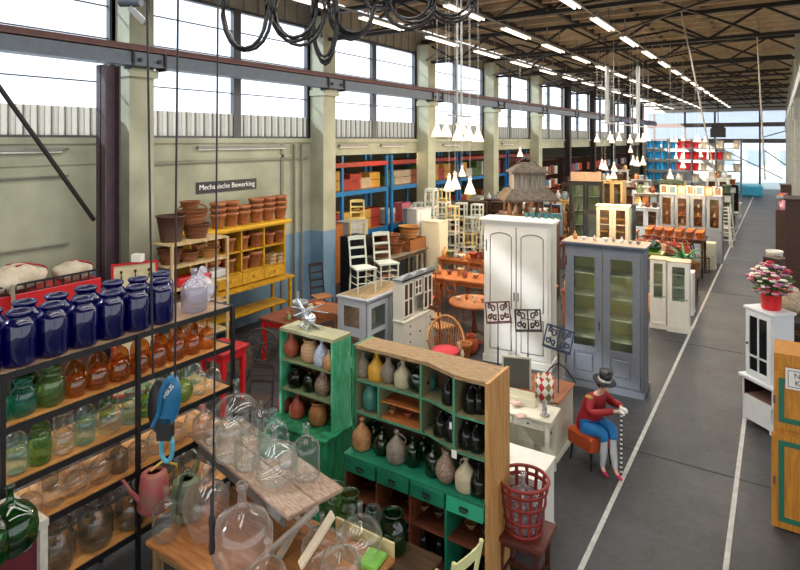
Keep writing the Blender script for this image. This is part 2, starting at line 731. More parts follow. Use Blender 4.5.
# trusses
for y in COLY:
    m = MB()
    m.box(-9.6, 9, y - .05, y + .05, 6.42, 6.5)
    m.box(-9.6, 9, y - .06, y + .06, 7.08, 7.18)
    x = -9.5
    up = False
    while x < 8:
        xn = x + 1.15
        m.bar((x, y, 7.12 if not up else 6.46), (xn, y, 6.46 if not up else 7.12), .055)
        up = not up
        x = xn
    struct(m.build('roof_truss', STEEL), 'dark steel roof truss')
m = MB()
for k in range(1, 10):
    ya = COLY[k]
    for x in (-7.3, -2.6):
        m.bar((x - 2.2, ya, 6.5), (x, ya + 2.5, 7.2), .05)
        m.bar((x + 2.2, ya + 5, 6.5), (x, ya + 2.5, 7.2), .05)
        m.bar((x - 2.2, ya + 5, 6.5), (x + 2.2, ya, 6.5), .04)
struct(m.build('roof_bracing', STEEL), 'diagonal steel braces between the trusses')

# end wall: glazed top, beams, open gate on the right
m = MB()
m.box(-10, -3.9, YEND, YEND + .2, 0, 3.9)
m.box(-10, 1.5, YEND, YEND + .2, 6.4, 7.8)
struct(m.build('wall_end', mat('#c9c9c2', .8, name='end_wall_pale')), 'pale end wall')
m = MB()
m.box(-10, 1.5, YEND - .15, YEND + .05, 5.1, 5.45)
m.box(-10, 1.5, YEND - .15, YEND + .05, 3.75, 4.1)
for x in (-9.4, -6.9, -4.6, -1.35, 1.0):
    m.box(x - .07, x + .07, YEND - .2, YEND + .05, 0 if x in (-1.35, 1.0) else 3.9, 6.4)
m.bar((-4, YEND - .1, 3.2), (.2, YEND - .1, .9), .08)
m.bar((-1.2, YEND - .12, 4.2), (.9, YEND - .12, 4.9), .08)
m.bar((-1.2, YEND - .12, 3.3), (.9, YEND - .12, 1.6), .08)
struct(m.build('trim_20', mat('#6b5f5c', .6, name='end_beam_brown')), 'brown beams and posts of the glazed end wall')
endw = struct(MB().box(-10, 1.5, YEND + .06, YEND + .08, 4.1, 6.4).build('window_40', VIN), 'glazed upper end wall')
struct(MB().box(-3.9, 1.5, YEND + .1, YEND + .12, 0, 3.8).build('window_41', translucent('#e8f0f4', .75, 'gate_plastic')), 'bright glazed gate at the end of the aisle')

# what stands outside the gate
r = empty('outside_building', (-6, 74, 0), 0, 'pale building outside beyond the glazed gate', 'building')
MB().box(-14, 22, 0, 6, 0, 9).build('wall', mat('#b9c0c6', .8, name='outside_wall'), r)
for k in range(11):
    m = MB().box(-12 + 3 * k, -10.2 + 3 * k, -.05, 0, 1.2, 2.9)
    m.build('window', mat('#6a7a86', .2, name='outside_glass'), r)
struct(MB().box(-20, 20, YEND + .3, 90, -.2, -.02).build('ground_outside', mat('#9a9c9c', .9, name='yard_paving')), 'paved yard outside the gate')

# hall behind the openings
m = MB()
m.box(-17.2, -17, 8, YEND, 0, 3.9)
m.box(-17, XW - WT, 8, 8.2, 0, 3.86)
m.box(-17, XW - WT, YEND - .2, YEND, 0, 3.86)
struct(m.build('wall_side_hall', mat('#8e8a78', .8, name='side_hall_wall')), 'wall of the side hall behind the openings')
struct(MB().box(-17.2, XW - .2, 8, YEND, 3.86, 3.94).build('ceiling_side_hall', mat('#6c6659', .8, name='side_hall_ceiling')), 'ceiling of the side hall')

# fluorescent fittings
TUBE = emit('#fff1dc', 1.6, 'lit_fluorescent_tube')
HOUS = mat('#8c8a84', .5, name='light_housing')


def mk_light():
    r = empty('ceiling_light')
    m = MB().box(-.09, .09, -.75, .75, 0, .05)
    m.box(-.012, .012, -.5, -.48, .05, .5).box(-.012, .012, .48, .5, .05, .5)
    m.build('housing', HOUS, r)
    m = MB()
    for dx in (-.045, .045):
        m.cyl((dx, -.72, -.022), (dx, .72, -.022), .02, n=8)
    m.build('tube', TUBE, r)
    return r


ROWN = ['right', 'middle', 'left']
for ri, x in enumerate((-3.0, -4.85, -6.7)):
    for k in range(19):
        y = 2.1 + 2.5 * k
        put('clight', mk_light, (x, y, 6.36), 0, 'ceiling tube fitting, %s row of three, %s from the near end' % (ROWN[ri], ORD[k]),
            'ceiling light', 'fluorescent fittings in three rows')
m = MB()
for x in (-3.0, -4.85, -6.7):
    m.box(x - .02, x + .02, 0, 50, 6.41, 6.44)
struct(m.build('trim_21', HOUS), 'conduits carrying the ceiling fittings')


def mk_wlight():
    r = empty('wall_light')
    MB().box(0, .09, -.62, .62, 0, .05).build('housing', HOUS, r)
    MB().cyl((.05, -.6, -.02), (.05, .6, -.02), .02, n=8).build('tube', mat('#e6e4dc', .3, name='unlit_tube'), r)
    return r


for k, y in enumerate((4.2, 8.0, 9.2, 12.4, 14.3, 18.0, 23)):
    put('wlight', mk_wlight, (XW, y, 3.83), 0, 'unlit tube fitting under the window sill, %s from the near end' % ORD[k], 'wall light', 'tube fittings under the sill')


def text(s, size, M, parent, loc, rot, name='lettering'):
    cu = bpy.data.curves.new(name, 'FONT')
    cu.body = s
    cu.size = size
    cu.extrude = .002
    cu.align_x = 'CENTER'
    cu.align_y = 'CENTER'
    cu.materials.append(M)
    tmp = bpy.data.objects.new(name, cu)
    COL.objects.link(tmp)
    me = bpy.data.meshes.new_from_object(tmp.evaluated_get(bpy.context.evaluated_depsgraph_get()))
    bpy.data.objects.remove(tmp)
    me.materials.clear()
    me.materials.append(M)
    o = bpy.data.objects.new(name, me)
    COL.objects.link(o)
    o.parent = parent
    o.location = loc
    o.rotation_euler = rot
    return o


sg = MB().box(XW, XW + .02, 7.38, 8.95, 2.93, 3.16).build('sign', mat('#20262e', .5, name='sign_slate'))
tag(sg, 'dark sign with white lettering high on the cream wall', 'sign')
text('Mechanische Bewerking', .15, mat('#f2f2ee', .5, var=0, name='sign_white'), sg, (XW + .024, 8.165, 3.05), (PI / 2, 0, PI / 2))

# ================================================================ builders of furniture and wares

def P_demi():
    return [(0, 0), (.2, 0), (.31, .02), (.37, .12), (.385, .3), (.36, .48), (.27, .62), (.12, .71), (.058, .77), (.046, .86), (.045, .94), (.066, .95), (.066, .99), (.045, 1), (.035, .97)]


def P_round():
    return [(0, .03), (.14, 0), (.3, .04), (.42, .18), (.45, .34), (.41, .5), (.28, .63), (.11, .7), (.048, .76), (.04, .93), (.06, .95), (.06, 1), (.035, 1)]


def P_carboy():
    return [(0, .02), (.2, 0), (.28, .02), (.31, .06), (.315, .52), (.28, .63), (.16, .73), (.08, .78), (.065, .84), (.065, .94), (.085, .95), (.085, 1), (.055, 1)]


def P_pear():
    return [(0, .03), (.15, 0), (.21, .03), (.28, .2), (.34, .42), (.34, .55), (.27, .67), (.11, .75), (.05, .81), (.042, .93), (.062, .95), (.062, 1), (.04, 1)]


def P_jar():
    return [(0, .02), (.26, 0), (.33, .03), (.34, .07), (.345, .4), (.34, .72), (.31, .8), (.25, .855), (.225, .88), (.225, .92), (.26, .935), (.265, .975), (.24, 1), (.2, .99), (.2, .9)]


def P_wide():
    return [(0, .02), (.26, 0), (.36, .05), (.42, .25), (.42, .55), (.36, .74), (.27, .82), (.27, .93), (.31, .95), (.31, 1), (.26, 1), (.25, .9)]


def P_jug():
    return [(0, 0), (.29, 0), (.32, .02), (.34, .15), (.345, .42), (.32, .5), (.2, .66), (.09, .78), (.065, .84), (.065, .92), (.09, .93), (.09, .99), (.05, 1), (.05, .9)]


def P_vase():
    return [(0, 0), (.17, 0), (.2, .02), (.3, .2), (.33, .38), (.27, .58), (.14, .75), (.1, .88), (.14, 1), (.1, .98), (.07, .85)]


def P_pot():
    return [(0, 0), (.34, 0), (.36, .02), (.47, .78), (.53, .79), (.55, 1), (.5, 1), (.45, .8), (.3, .1), (0, .1)]


def P_bowl():
    return [(0, 0), (.3, 0), (.34, .06), (.7, .6), (.95, 1), (.9, 1), (.62, .6), (.25, .14), (0, .12)]


PROF = {'demijohn': P_demi, 'round_demijohn': P_round, 'carboy': P_carboy, 'pear_bottle': P_pear, 'glass_jar': P_jar, 'wide_jar': P_wide,
        'stoneware_jug': P_jug, 'vase': P_vase, 'flower_pot': P_pot, 'bowl': P_bowl}


def mk_vessel(kind, M, patch=None, handle=False, n=22):
    def f():
        o = MB().lathe(PROF[kind](), n).build(kind, M)
        if handle:
            m = MB()
            pts = [(.07 + .17 * t + .15 * math.sin(t * PI), 0, .9 - .36 * t) for t in [i / 8 for i in range(9)]]
            m.tube(pts, .03)
            m.build('handle', M, o)
        if patch:
            m = MB().box(-.06, .06, -.392, -.38, .4, .5)
            m.build('price_sticker', WHITE, o)
        return o
    return f


def vessel(kind, M, x, y, z, h, label, cat, group=None, handle=False, patch=None, wide=1.0, rz=None):
    return put((kind, M.name, handle, patch), mk_vessel(kind, M, patch, handle), (x, y, z), random.uniform(0, 6) if rz is None else rz, label, cat, group, (h * wide, h * wide, h))


def framed_panel(m, x0, x1, z0, z1, y, st=.07, dep=.022, inset=.01):
    """door frame of stiles and rails in the plane y (front towards -y)"""
    m.box(x0, x0 + st, y - dep, y, z0, z1)
    m.box(x1 - st, x1, y - dep, y, z0, z1)
    m.box(x0 + st, x1 - st, y - dep, y, z0, z0 + st)
    m.box(x0 + st, x1 - st, y - dep, y, z1 - st, z1)


def cabinet(name, w, d, h, M, doors=2, glazed=0.0, inside=None, shelves=3, cornice=.05, top=None, drawers=0, plinth=.08, legs=0, knobM=None, back=True, bars=0):
    """front towards -y. glazed = share of the door height that is glass, from the top; 1 = whole door"""
    def f():
        inside_ = inside or M
        r = empty(name)
        z0 = legs
        m = MB()
        t = .025
        m.box(-w / 2, -w / 2 + t, -d / 2, d / 2, z0, h)
        m.box(w / 2 - t, w / 2, -d / 2, d / 2, z0, h)
        m.box(-w / 2 + t, w / 2 - t, -d / 2, d / 2, z0, z0 + plinth)
        m.box(-w / 2 + t, w / 2 - t, -d / 2, d / 2, h - t, h)
        m.box(-w / 2 - .01, w / 2 + .01, -d / 2 - .015, d / 2, z0, z0 + plinth * .8)
        m.build('body', M, r)
        m = MB()
        m.box(-w / 2 + t, w / 2 - t, d / 2 - .012, d / 2, z0 + plinth, h - t)
        m.build('back_panel', inside_, r)
        if cornice:
            m = MB()
            c = cornice
            m.box(-w / 2 - c * .4, w / 2 + c * .4, -d / 2 - c * .4, d / 2, h, h + c * .4)
            m.bevbox(-w / 2 - c, w / 2 + c, -d / 2 - c, d / 2 + .01, h + c * .4, h + c, .01)
            m.build('cornice', top or M, r)
        zb = z0 + plinth
        zd = zb
        if drawers:
            dh = (h - z0) * .16
            n = drawers
            for k in range(n):
                xa = -w / 2 + t + (w - 2 * t) * k / n
                xb = -w / 2 + t + (w - 2 * t) * (k + 1) / n
                dr = MB().box(xa + .006, xb - .006, -d / 2 - .018, -d / 2 + .02, zb + .01, zb + dh - .01).build('drawer', M, r)
                MB().ball(((xa + xb) / 2, -d / 2 - .03, zb + dh / 2), .015, 8, 6).build('knob', knobM or STEEL, dr)
            zd = zb + dh
        if shelves and glazed:
            for k in range(1, shelves + 1):
                z = zd + (h - zd) * k / (shelves + 1)
                MB().box(-w / 2 + t, w / 2 - t, -d / 2 + .03, d / 2 - .012, z, z + .018).build('shelf', inside_, r)
        for k in range(doors):
            xa = -w / 2 + .012 + (w - .024) * k / doors + .003
            xb = -w / 2 + .012 + (w - .024) * (k + 1) / doors - .003
            m = MB()
            st = min(.085, (xb - xa) * .2)
            y = -d / 2
            za, zt = zd + .006, h - .01
            framed_panel(m, xa, xb, za, zt, y, st)
            zg = zt - (zt - za) * glazed
            if glazed < 1:
                m.box(xa + st, xb - st, y - .012, y, za + st, max(za + st, zg))
                if glazed > 0:
                    m.box(xa + st, xb - st, y - .022, y, zg - st * .5, zg + st * .3)
                m.box(xa + st * 1.6, xb - st * 1.6, y - .02, y, za + st * 1.6, max(za + st * 1.7, zg - st))
            for b in range(bars):
                zz = zg + (zt - zg) * (b + 1) / (bars + 1)
                m.box(xa + st, xb - st, y - .02, y - .005, zz - .01, zz + .01)
            dr = m.build('door', M, r)
            if glazed:
                MB().box(xa + st, xb - st, y - .01, y - .007, (zg if glazed < 1 else za + st), zt - st).build('pane', PANE, dr)
            kx = xb - st / 2 if k % 2 == 0 else xa + st / 2
            MB().ball((kx, y - .032, za + (zt - za) * .45), .016, 8, 6).build('knob', knobM or STEEL, dr)
        if legs:
            for sx in (-1, 1):
                for sy in (-1, 1):
                    MB().cyl((sx * (w / 2 - .04), sy * (d / 2 - .04), 0), (sx * (w / 2 - .04), sy * (d / 2 - .04), legs), .016, .026, 8).build('leg', M, r)
        return r
    return f


def table(name, w, d, h, topM, legM, t=.03, lw=.05, drawers=0, apron=.09, stretch=False):
    def f():
        r = empty(name)
        MB().bevbox(-w / 2, w / 2, -d / 2, d / 2, h - t, h, .006).build('tabletop', topM, r)
        m = MB()
        a = .05
        m.box(-w / 2 + a, w / 2 - a, -d / 2 + a, -d / 2 + a + .02, h - t - apron, h - t)
        m.box(-w / 2 + a, w / 2 - a, d / 2 - a - .02, d / 2 - a, h - t - apron, h - t)
        m.box(-w / 2 + a, -w / 2 + a + .02, -d / 2 + a + .02, d / 2 - a - .02, h - t - apron, h - t)
        m.box(w / 2 - a - .02, w / 2 - a, -d / 2 + a + .02, d / 2 - a - .02, h - t - apron, h - t)
        m.build('apron', legM, r)
        for sx in (-1, 1):
            for sy in (-1, 1):
                x, y = sx * (w / 2 - a - lw / 2 + .01), sy * (d / 2 - a - lw / 2 + .01)
                m = MB()
                m.box(x - lw / 2, x + lw / 2, y - lw / 2, y + lw / 2, h * .62, h - t)
                m.bar((x, y, 0), (x, y, h * .62), lw * .8)
                m.build('leg', legM, r)
        if stretch:
            m = MB()
            m.box(-w / 2 + a, w / 2 - a, -.02, .02, .14, .18)
            for sx in (-1, 1):
                x = sx * (w / 2 - a - lw / 2)
                m.box(x - .02, x + .02, -d / 2 + a, d / 2 - a, .14, .18)
            m.build('stretcher', legM, r)
        for k in range(drawers):
            xa = -w / 2 + .1 + (w - .2) * k / drawers
            xb = -w / 2 + .1 + (w - .2) * (k + 1) / drawers
            dr = MB().box(xa + .01, xb - .01, -d / 2 + a - .012, -d / 2 + a, h - t - apron + .01, h - t - .008).build('drawer', legM, r)
            MB().ball(((xa + xb) / 2, -d / 2 + a - .022, h - t - apron / 2), .012, 8, 6).build('knob', STEEL, dr)
        return r
    return f


def chair(name, M, seatM=None, w=.42, d=.40, sh=.45, h=.95, slats=3, r_=.018, curved=True):
    """backrest at +y, front towards -y"""
    def f():
        r = empty(name)
        MB().prism([(-w / 2, -d / 2), (w / 2, -d / 2), (w / 2 - .03, d / 2), (-w / 2 + .03, d / 2)], sh - .03, sh).build('seat', seatM or M, r)
        for sx in (-1, 1):
            MB().cyl((sx * (w / 2 - .025), -d / 2 + .02, 0), (sx * (w / 2 - .025), -d / 2 + .02, sh - .02), r_ * .8, r_, 8).build('leg', M, r)
            x = sx * (w / 2 - .04)
            MB().tube([(x, d / 2 + .03, 0), (x, d / 2 - .01, sh * .6), (x, d / 2 - .01, sh), (x, d / 2 + .03, (sh + h) / 2), (x, d / 2 + .08, h)], r_, 8).build('leg', M, r)
        for k in range(slats):
            m = MB()
            z = sh + (h - sh) * (k + .75) / (slats + .1)
            y = d / 2 + .02 + .05 * (z - sh) / (h - sh)
            hh = .03 if k < slats - 1 else .045
            pts = []
            for j in range(7):
                u = -1 + j / 3
                pts.append((u * (w / 2 - .04), y + .02 * (1 - u * u)))
            for j in range(6):
                (xa, ya), (xb, yb) = pts[j], pts[j + 1]
                arch = .018 if k == slats - 1 else 0
                za = z + hh + arch * (1 - (xa / (w / 2)) ** 2)
                zb2 = z + hh + arch * (1 - (xb / (w / 2)) ** 2)
                m.add([(xa, ya, z - hh * .4), (xb, yb, z - hh * .4), (xb, yb, zb2), (xa, ya, za), (xa, ya + .014, z - hh * .4), (xb, yb + .014, z - hh * .4), (xb, yb + .014, zb2), (xa, ya + .014, za)],
                      [(0, 1, 2, 3), (7, 6, 5, 4), (3, 2, 6, 7), (4, 5, 1, 0)])
            m.build('back_slat', M, r)
        m = MB()
        for z in (sh * .35, sh * .62):
            for sx in (-1, 1):
                m.cyl((sx * (w / 2 - .028), -d / 2 + .02, z), (sx * (w / 2 - .04), d / 2, z), .009, n=6)
            m.cyl((-(w / 2 - .028), -d / 2 + .02, z + .03), (w / 2 - .028, -d / 2 + .02, z + .03), .009, n=6)
        m.build('stretcher', M, r)
        return r
    return f


def basket(name, M, w, d, h, flare=.8, handle=False, bands=True):
    def f():
        prof = [(0, 0), (.5 * flare, 0), (.5 * flare, .02), (.5 * (flare + 1) / 2, .5), (.5, .96), (.53, .97), (.53, 1.03), (.49, 1.03), (.47, .95), (.5 * flare * .92, .06), (0, .06)]
        o = MB().lathe(prof, 26, Matrix.Diagonal((w, d, h, 1))).build(name, M)
        if handle:
            pts = [(math.cos(a) * w * .5, 0, h + math.sin(a) * h * .55) for a in [PI * i / 12 for i in range(13)]]
            MB().tube(pts, .014).build('handle', M, o)
        if bands:
            m = MB()
            for z in (.33, .66):
                k = flare / 2 + (1 - flare) / 2 * z + .012
                m.tube([(math.cos(a) * w * k, math.sin(a) * d * k, z * h) for a in [2 * PI * i / 26 for i in range(26)]], .008, 5, closed=True)
            m.build('woven_band', M, o)
        return o
    return f


def crate(name, M, w, d, h, slat=3, t=.014):
    def f():
        m = MB()
        m.box(-w / 2, w / 2, -d / 2, d / 2, 0, t)
        for k in range(slat):
            z0 = h * k / slat + .01
            z1 = h * (k + 1) / slat - .008
            m.box(-w / 2, w / 2, -d / 2, -d / 2 + t, z0, z1)
            m.box(-w / 2, w / 2, d / 2 - t, d / 2, z0, z1)
            m.box(-w / 2, -w / 2 + t, -d / 2, d / 2, z0, z1)
            m.box(w / 2 - t, w / 2, -d / 2, d / 2, z0, z1)
        for sx in (-1, 1):
            for sy in (-1, 1):
                x, y = sx * (w / 2 - .03), sy * (d / 2 - .03)
                m.box(x - .016, x + .016, y - .016, y + .016, t, h)
        return m.build(name, M)
    return f


def frame_pic(name, M, w, h, art):
    """stands upright, front towards -y"""
    def f():
        r = empty(name)
        m = MB()
        framed_panel(m, -w / 2, w / 2, 0, h, .0, min(w, h) * .14, .025)
        m.build('frame', M, r)
        MB().box(-w / 2 + .01, w / 2 - .01, -.008, -.002, .01, h - .01).build('picture', art, r)
        return r
    return f


def open_cube(name, M, w, d, h, t=.03, mid=1):
    """small open stand of slender posts and boards"""
    def f():
        r = empty(name)
        MB().bevbox(-w / 2, w / 2, -d / 2, d / 2, h - t, h, .005).build('top', M, r)
        for sx in (-1, 1):
            for sy in (-1, 1):
                x, y = sx * (w / 2 - t / 2 - .005), sy * (d / 2 - t / 2 - .005)
                MB().box(x - t / 2, x + t / 2, y - t / 2, y + t / 2, 0, h - t).build('leg', M, r)
        for k in range(mid):
            z = (h - t) * (k + .25) / mid
            MB().box(-w / 2 + .02, w / 2 - .02, -d / 2 + .02, d / 2 - .02, z, z + .016).build('shelf', M, r)
        return r
    return f


def shelf_unit(name, w, d, h, M, levels, back=None, t=.022, divs=0, open_sides=False):
    """open shelves, front towards -y; levels = z of each board top"""
    def f():
        r = empty(name)
        m = MB()
        if open_sides:
            for sx in (-1, 1):
                for sy in (-1, 1):
                    x, y = sx * (w / 2 - .02), sy * (d / 2 - .02)
                    MB().box(x - .02, x + .02, y - .02, y + .02, 0, h).build('post', M, r)
        else:
            MB().box(-w / 2, -w / 2 + t, -d / 2, d / 2, 0, h).build('side_panel', M, r)
            MB().box(w / 2 - t, w / 2, -d / 2, d / 2, 0, h).build('side_panel', M, r)
            for k in range(divs):
                x = -w / 2 + w * (k + 1) / (divs + 1)
                MB().box(x - t / 2, x + t / 2, -d / 2 + .005, d / 2 - .01, levels[0], h).build('divider', M, r)
            MB().box(-w / 2 + t, w / 2 - t, d / 2 - .01, d / 2, .02, h).build('back_panel', back or M, r)
        for z in levels:
            MB().box(-w / 2 + .001, w / 2 - .001, -d / 2 + .002, d / 2 - .012, z - t, z).build('shelf', M, r)
        return r
    return f


# milk-bottle pendant lamps
SHADE = emit('#ffe3c2', .55, 'lit_milk_glass')


def mk_lamp(cl=2.4):
    r = empty('pendant_lamp')
    MB().lathe([(.12, 0), (.125, .01), (.1, .1), (.06, .19), (.035, .26), (.03, .3), (.05, .34), (.0, .345)], 18).build('lamp_shade', SHADE, r)
    MB().lathe([(.0, .33), (.03, .33), (.045, .35), (.02, .39), (0, .39)], 12).build('cap', mat('#cfcbc2', .4, .3, name='lamp_cap'), r)
    MB().cyl((0, 0, .38), (0, 0, cl), .004, n=5).build('cord', mat('#d6d3cb', .6, name='pale_cord'), r)
    return r


def lamp(loc, label, group, scale=.74):
    loc = Vector(loc)
    top = round((roofz(loc.x) + .37 - loc.z) / scale, 1)
    return put('lamp%.1f' % top, lambda: mk_lamp(top), loc, 0, label, 'pendant lamp', group, scale)

# ================================================================ bottle rack in the foreground
RZ = [2.265, 1.86, 1.43, 1.04, .5]
r = empty('bottle_rack', (-5.09, 2.5, 0), 0, 'black steel rack with wooden shelves full of glass bottles', 'rack')
SHW = wood('#e0a25c', '#b87a3c', 'y')
for y in (-1.6, -.53, .55, 1.62):
    for x in (-.3, .3):
        MB().box(x - .018, x + .018, y - .018, y + .018, 0, 2.26).build('post', BLACK, r)
for i, z in enumerate(RZ):
    s = MB().box(-.28, .28, -1.6, 1.6, z - .02, z).build('shelf', SHW if i else wood('#a98a6c', '#83664c', 'y'), r)
    m = MB()
    m.box(.285, .302, -1.62, 1.64, z - .045, z + .004)
    m.box(-.302, -.285, -1.62, 1.64, z - .045, z + .004)
    m.box(-.3, .3, 1.6, 1.63, z - .045, z + .004)
    m.build('shelf_edge', BLACK, s)


def lab_pos(k, row, lev):
    return '%s from the left, %s row, %s' % (ORD[k], row, lev)


# top shelf: cobalt jars
for row, x, ys in (('front', -4.94, [1.9 + .246 * q for q in range(7)]), ('back', -5.2, [2.05 + .252 * q for q in range(7)])):
    for k, y in enumerate(ys):
        vessel('glass_jar', G_BLUE, x, y, 2.266, .41 + random.uniform(-.012, .012), 'cobalt blue glass jar, %s' % lab_pos(k, row, 'rack top'),
               'jar', 'cobalt jars on top of the rack', wide=.85)
G_MILK = glass('#dfdde6', '#b9b8c4', .22, .5, 'milky_clear_glass')
vessel('carboy', G_MILK, -4.97, 3.78, 2.266, .43, 'big clear bottle standing at the right end of the rack top', 'bottle', wide=.95)
m = MB()
m.ball((0, 0, .14), .15, 16, 12, 1.1, .9, .95, .10, random.Random(3))
bag = m.build('plastic_bag', glass('#e8e8ee', '#d9d9e2', .45, .4, 'white_plastic_film'), None, (-5.16, 4.0, 2.27))
MB().tube([(0, 0, .26), (.02, 0, .33), (.05, .01, .36)], [.05, .03, .05]).build('knot', bag.data.materials[0], bag)
tag(bag, 'crumpled white plastic bag at the right end of the rack top', 'bag')

# lower shelves
rr = random.Random(11)
SH = ['second shelf', 'third shelf', 'fourth shelf', 'lowest shelf']
TI, GR_, DG, AM, AQ, CL, PI_, SM = G_TEAL, G_GREEN, G_DKGREEN, G_AMBER, G_AQUA, G_CLEAR, G_PINK, G_SMOKE
# every entry: kind, glass, height; set out from the near end, each as wide as it is
plans = {
    0: [('carboy', TI, .30), ('wide_jar', TI, .27), ('wide_jar', GR_, .30)] + [('demijohn', AM, .27 + .02 * (q % 3)) for q in range(9)],
    1: [('carboy', AQ, .3), ('glass_jar', GR_, .29), ('demijohn', PI_, .28), ('carboy', AQ, .31), ('round_demijohn', CL, .33), ('glass_jar', AQ, .28), ('carboy', GR_, .28), ('glass_jar', AQ, .29), ('round_demijohn', GR_, .3), ('carboy', CL, .3), ('demijohn', CL, .28)],
    2: [('round_demijohn', PI_, .26), ('demijohn', CL, .27), ('round_demijohn', CL, .26), ('demijohn', PI_, .28), ('carboy', SM, .29), ('round_demijohn', CL, .27), ('demijohn', CL, .3), ('round_demijohn', PI_, .27), ('carboy', CL, .28), ('demijohn', PI_, .26), ('demijohn', SM, .27)],
    3: [('wide_jar', SM, .38), ('wide_jar', SM, .4), ('demijohn', SM, .42), ('carboy', SM, .38), ('demijohn', SM, .36), ('round_demijohn', CL, .34)]}
backs = {0: [('glass_jar', TI, .27), ('wide_jar', DG, .3), ('carboy', AQ, .3)] + [('demijohn', AM, .28 + .015 * (q % 2)) for q in range(7)],
         1: [(('demijohn', 'carboy', 'glass_jar')[q % 3], (AQ, GR_, CL)[q % 3], .28) for q in range(10)],
         2: [(('round_demijohn', 'carboy', 'demijohn')[q % 3], (CL, SM, PI_)[q % 3], .27) for q in range(10)],
         3: [(('carboy', 'demijohn')[q % 2], SM, .36) for q in range(6)]}
RAD = {'demijohn': .385, 'round_demijohn': .45, 'carboy': .315, 'glass_jar': .34, 'wide_jar': .42}
CN = {G_CLEAR.name: 'clear', G_PINK.name: 'pale rosy', G_AQUA.name: 'aqua', G_TEAL.name: 'teal', G_GREEN.name: 'green', G_DKGREEN.name: 'dark green',
      G_AMBER.name: 'amber', G_SMOKE.name: 'smoky'}
KN = {'demijohn': 'demijohn', 'round_demijohn': 'round demijohn', 'carboy': 'straight bottle', 'glass_jar': 'jar', 'wide_jar': 'wide-mouthed jar', 'pear_bottle': 'tall bottle'}
for lev in range(4):
    for row, x, lst, wide in (('front', -4.94, plans[lev], .84), ('back', -5.2, backs[lev], .8)):
        y = (1.92, 2.05, 2.12, 2.3)[lev] + (.1 if row == 'back' else 0)
        tot = sum(2 * RAD[kd] * h * wide for kd, M, h in lst)
        gap = max(.004, (4.08 - y - tot) / len(lst))
        for k, (kd, M, h) in enumerate(lst):
            q = RAD[kd] * h * wide
            if y + 2 * q > 4.12:
                break
            vessel(kd, M, x, y + q, RZ[lev + 1] + .001, h, '%s glass %s, %s from the left, %s of %s' % (CN[M.name], KN[kd], ORD[k], row, SH[lev]),
                   'bottle' if 'jar' not in kd else 'jar', "glass on the rack's %s" % SH[lev], wide=wide)
            y += 2 * q + gap

# ---- white-edged stand with dark green demijohns, bottom left
c0 = Vector((*G(49, 518, 1.4), 1.4))
ang = math.atan2(.39, -.29)


def mk_stand():
    r = empty('side_stand')
    m = MB()
    m.box(-.45, 0, -.75, -.69, 1.35, 1.4).box(-.5, 0, -.06, 0, 1.35, 1.4).box(-.06, 0, -.69, -.06, 1.35, 1.4).box(-.5, -.44, -.69, -.06, 1.35, 1.4)
    m.build('top_frame', mat('#c9c3b4', .6, 0, .25, 12, name='worn_white'), r)
    MB().box(-.44, -.06, -.69, -.06, 1.36, 1.375).build('top_board', wood('#8a8468', '#6d684e'), r)
    for x, y in ((-.03, -.03), (-.47, -.03), (-.03, -.72), (-.47, -.72)):
        MB().box(x - .025, x + .025, y - .025, y + .025, 0, 1.35).build('leg', mat('#c9c3b4', .6, 0, .25, 12), r)
    MB().box(-.45, -.05, -.7, -.05, .9, 1.3).build('cabinet_box', mat('#5e1420', .5, name='dark_red_paint'), r)
    return r


put('sidestand', mk_stand, (c0.x, c0.y, 0), 0, 'white-edged stand with dark red box at the lower left corner', 'stand')
vessel('demijohn', G_DKGREEN, *G(10, 549, 1.38), 1.38, .41, 'dark green glass demijohn with white sticker on the white-edged stand', 'demijohn', patch=True, rz=.9, wide=1.02)
vessel('demijohn', G_DKGREEN, *G(-18, 566, 1.38), 1.38, .42, 'dark green demijohn cut off by the left edge of the photo', 'demijohn', rz=1)

# ---- work table with big demijohns
TW = wood('#b87c44', '#8a5528')
r = put('worktable', table('work_table', 1.8, .95, .75, TW, wood('#a08052', '#6e5232', 'z'), .035, .06), (-3.4, 3.275, 0), 0, 'orange-brown work table under the big clear demijohns', 'table')


def tv(kd, M, u, v, z, h, lab, wide=1.0, **kw):
    x, y = G(u, v, z)
    return vessel(kd, M, x, y, z + .001, h, lab, 'bottle' if 'jar' not in kd else 'jar', wide=wide, **kw)


G_ROSE = glass('#f8efea', '#cdbbae', .085, .85, 'clear_glass_warm', rim_light=.6)
tv('carboy', G_CLEAR, 166, 537, .75, .40, 'clear bottle at the left end of the work table', .85)
tv('pear_bottle', G_ROSE, 206, 536, .75, .58, 'large rosy demijohn behind the hanging grip', .95)
tv('pear_bottle', G_ROSE, 242, 588, .75, .76, 'largest pear-shaped demijohn in the foreground with slender neck', .86)
tv('demijohn', G_CLEAR, 267, 602, .75, .44, 'clear demijohn right of the largest pear-shaped one', .85)
tv('round_demijohn', G_CLEAR, 322, 566, .75, .40, 'clear round demijohn beside the crossed board', .9)
tv('demijohn', G_CLEAR, 340, 590, .75, .42, 'clear demijohn in front, right half of the work table', 1)
tv('round_demijohn', G_CLEAR, 360, 556, .75, .42, 'clear round flask with long neck at the right end of the work table', .95)
EN = mat('#7d8a6c', .5, h2='#4f5a44', name='sage_enamel')


def mk_can(M, M2):
    def f():
        r = empty('watering_can')
        MB().lathe([(0, 0), (.13, 0), (.14, .02), (.11, .3), (.07, .33), (.06, .3)], 20).build('body', M, r)
        MB().tube([(0, .1, .08), (0, .2, .22), (0, .26, .34)], [.03, .02, .014]).build('spout', M, r)
        MB().tube([(0, -.12 + .0, .08), (0, -.22, .16), (0, -.2, .3), (0, -.08, .38), (0, .03, .33)], .012).build('handle', M2, r)
        return r
    return f


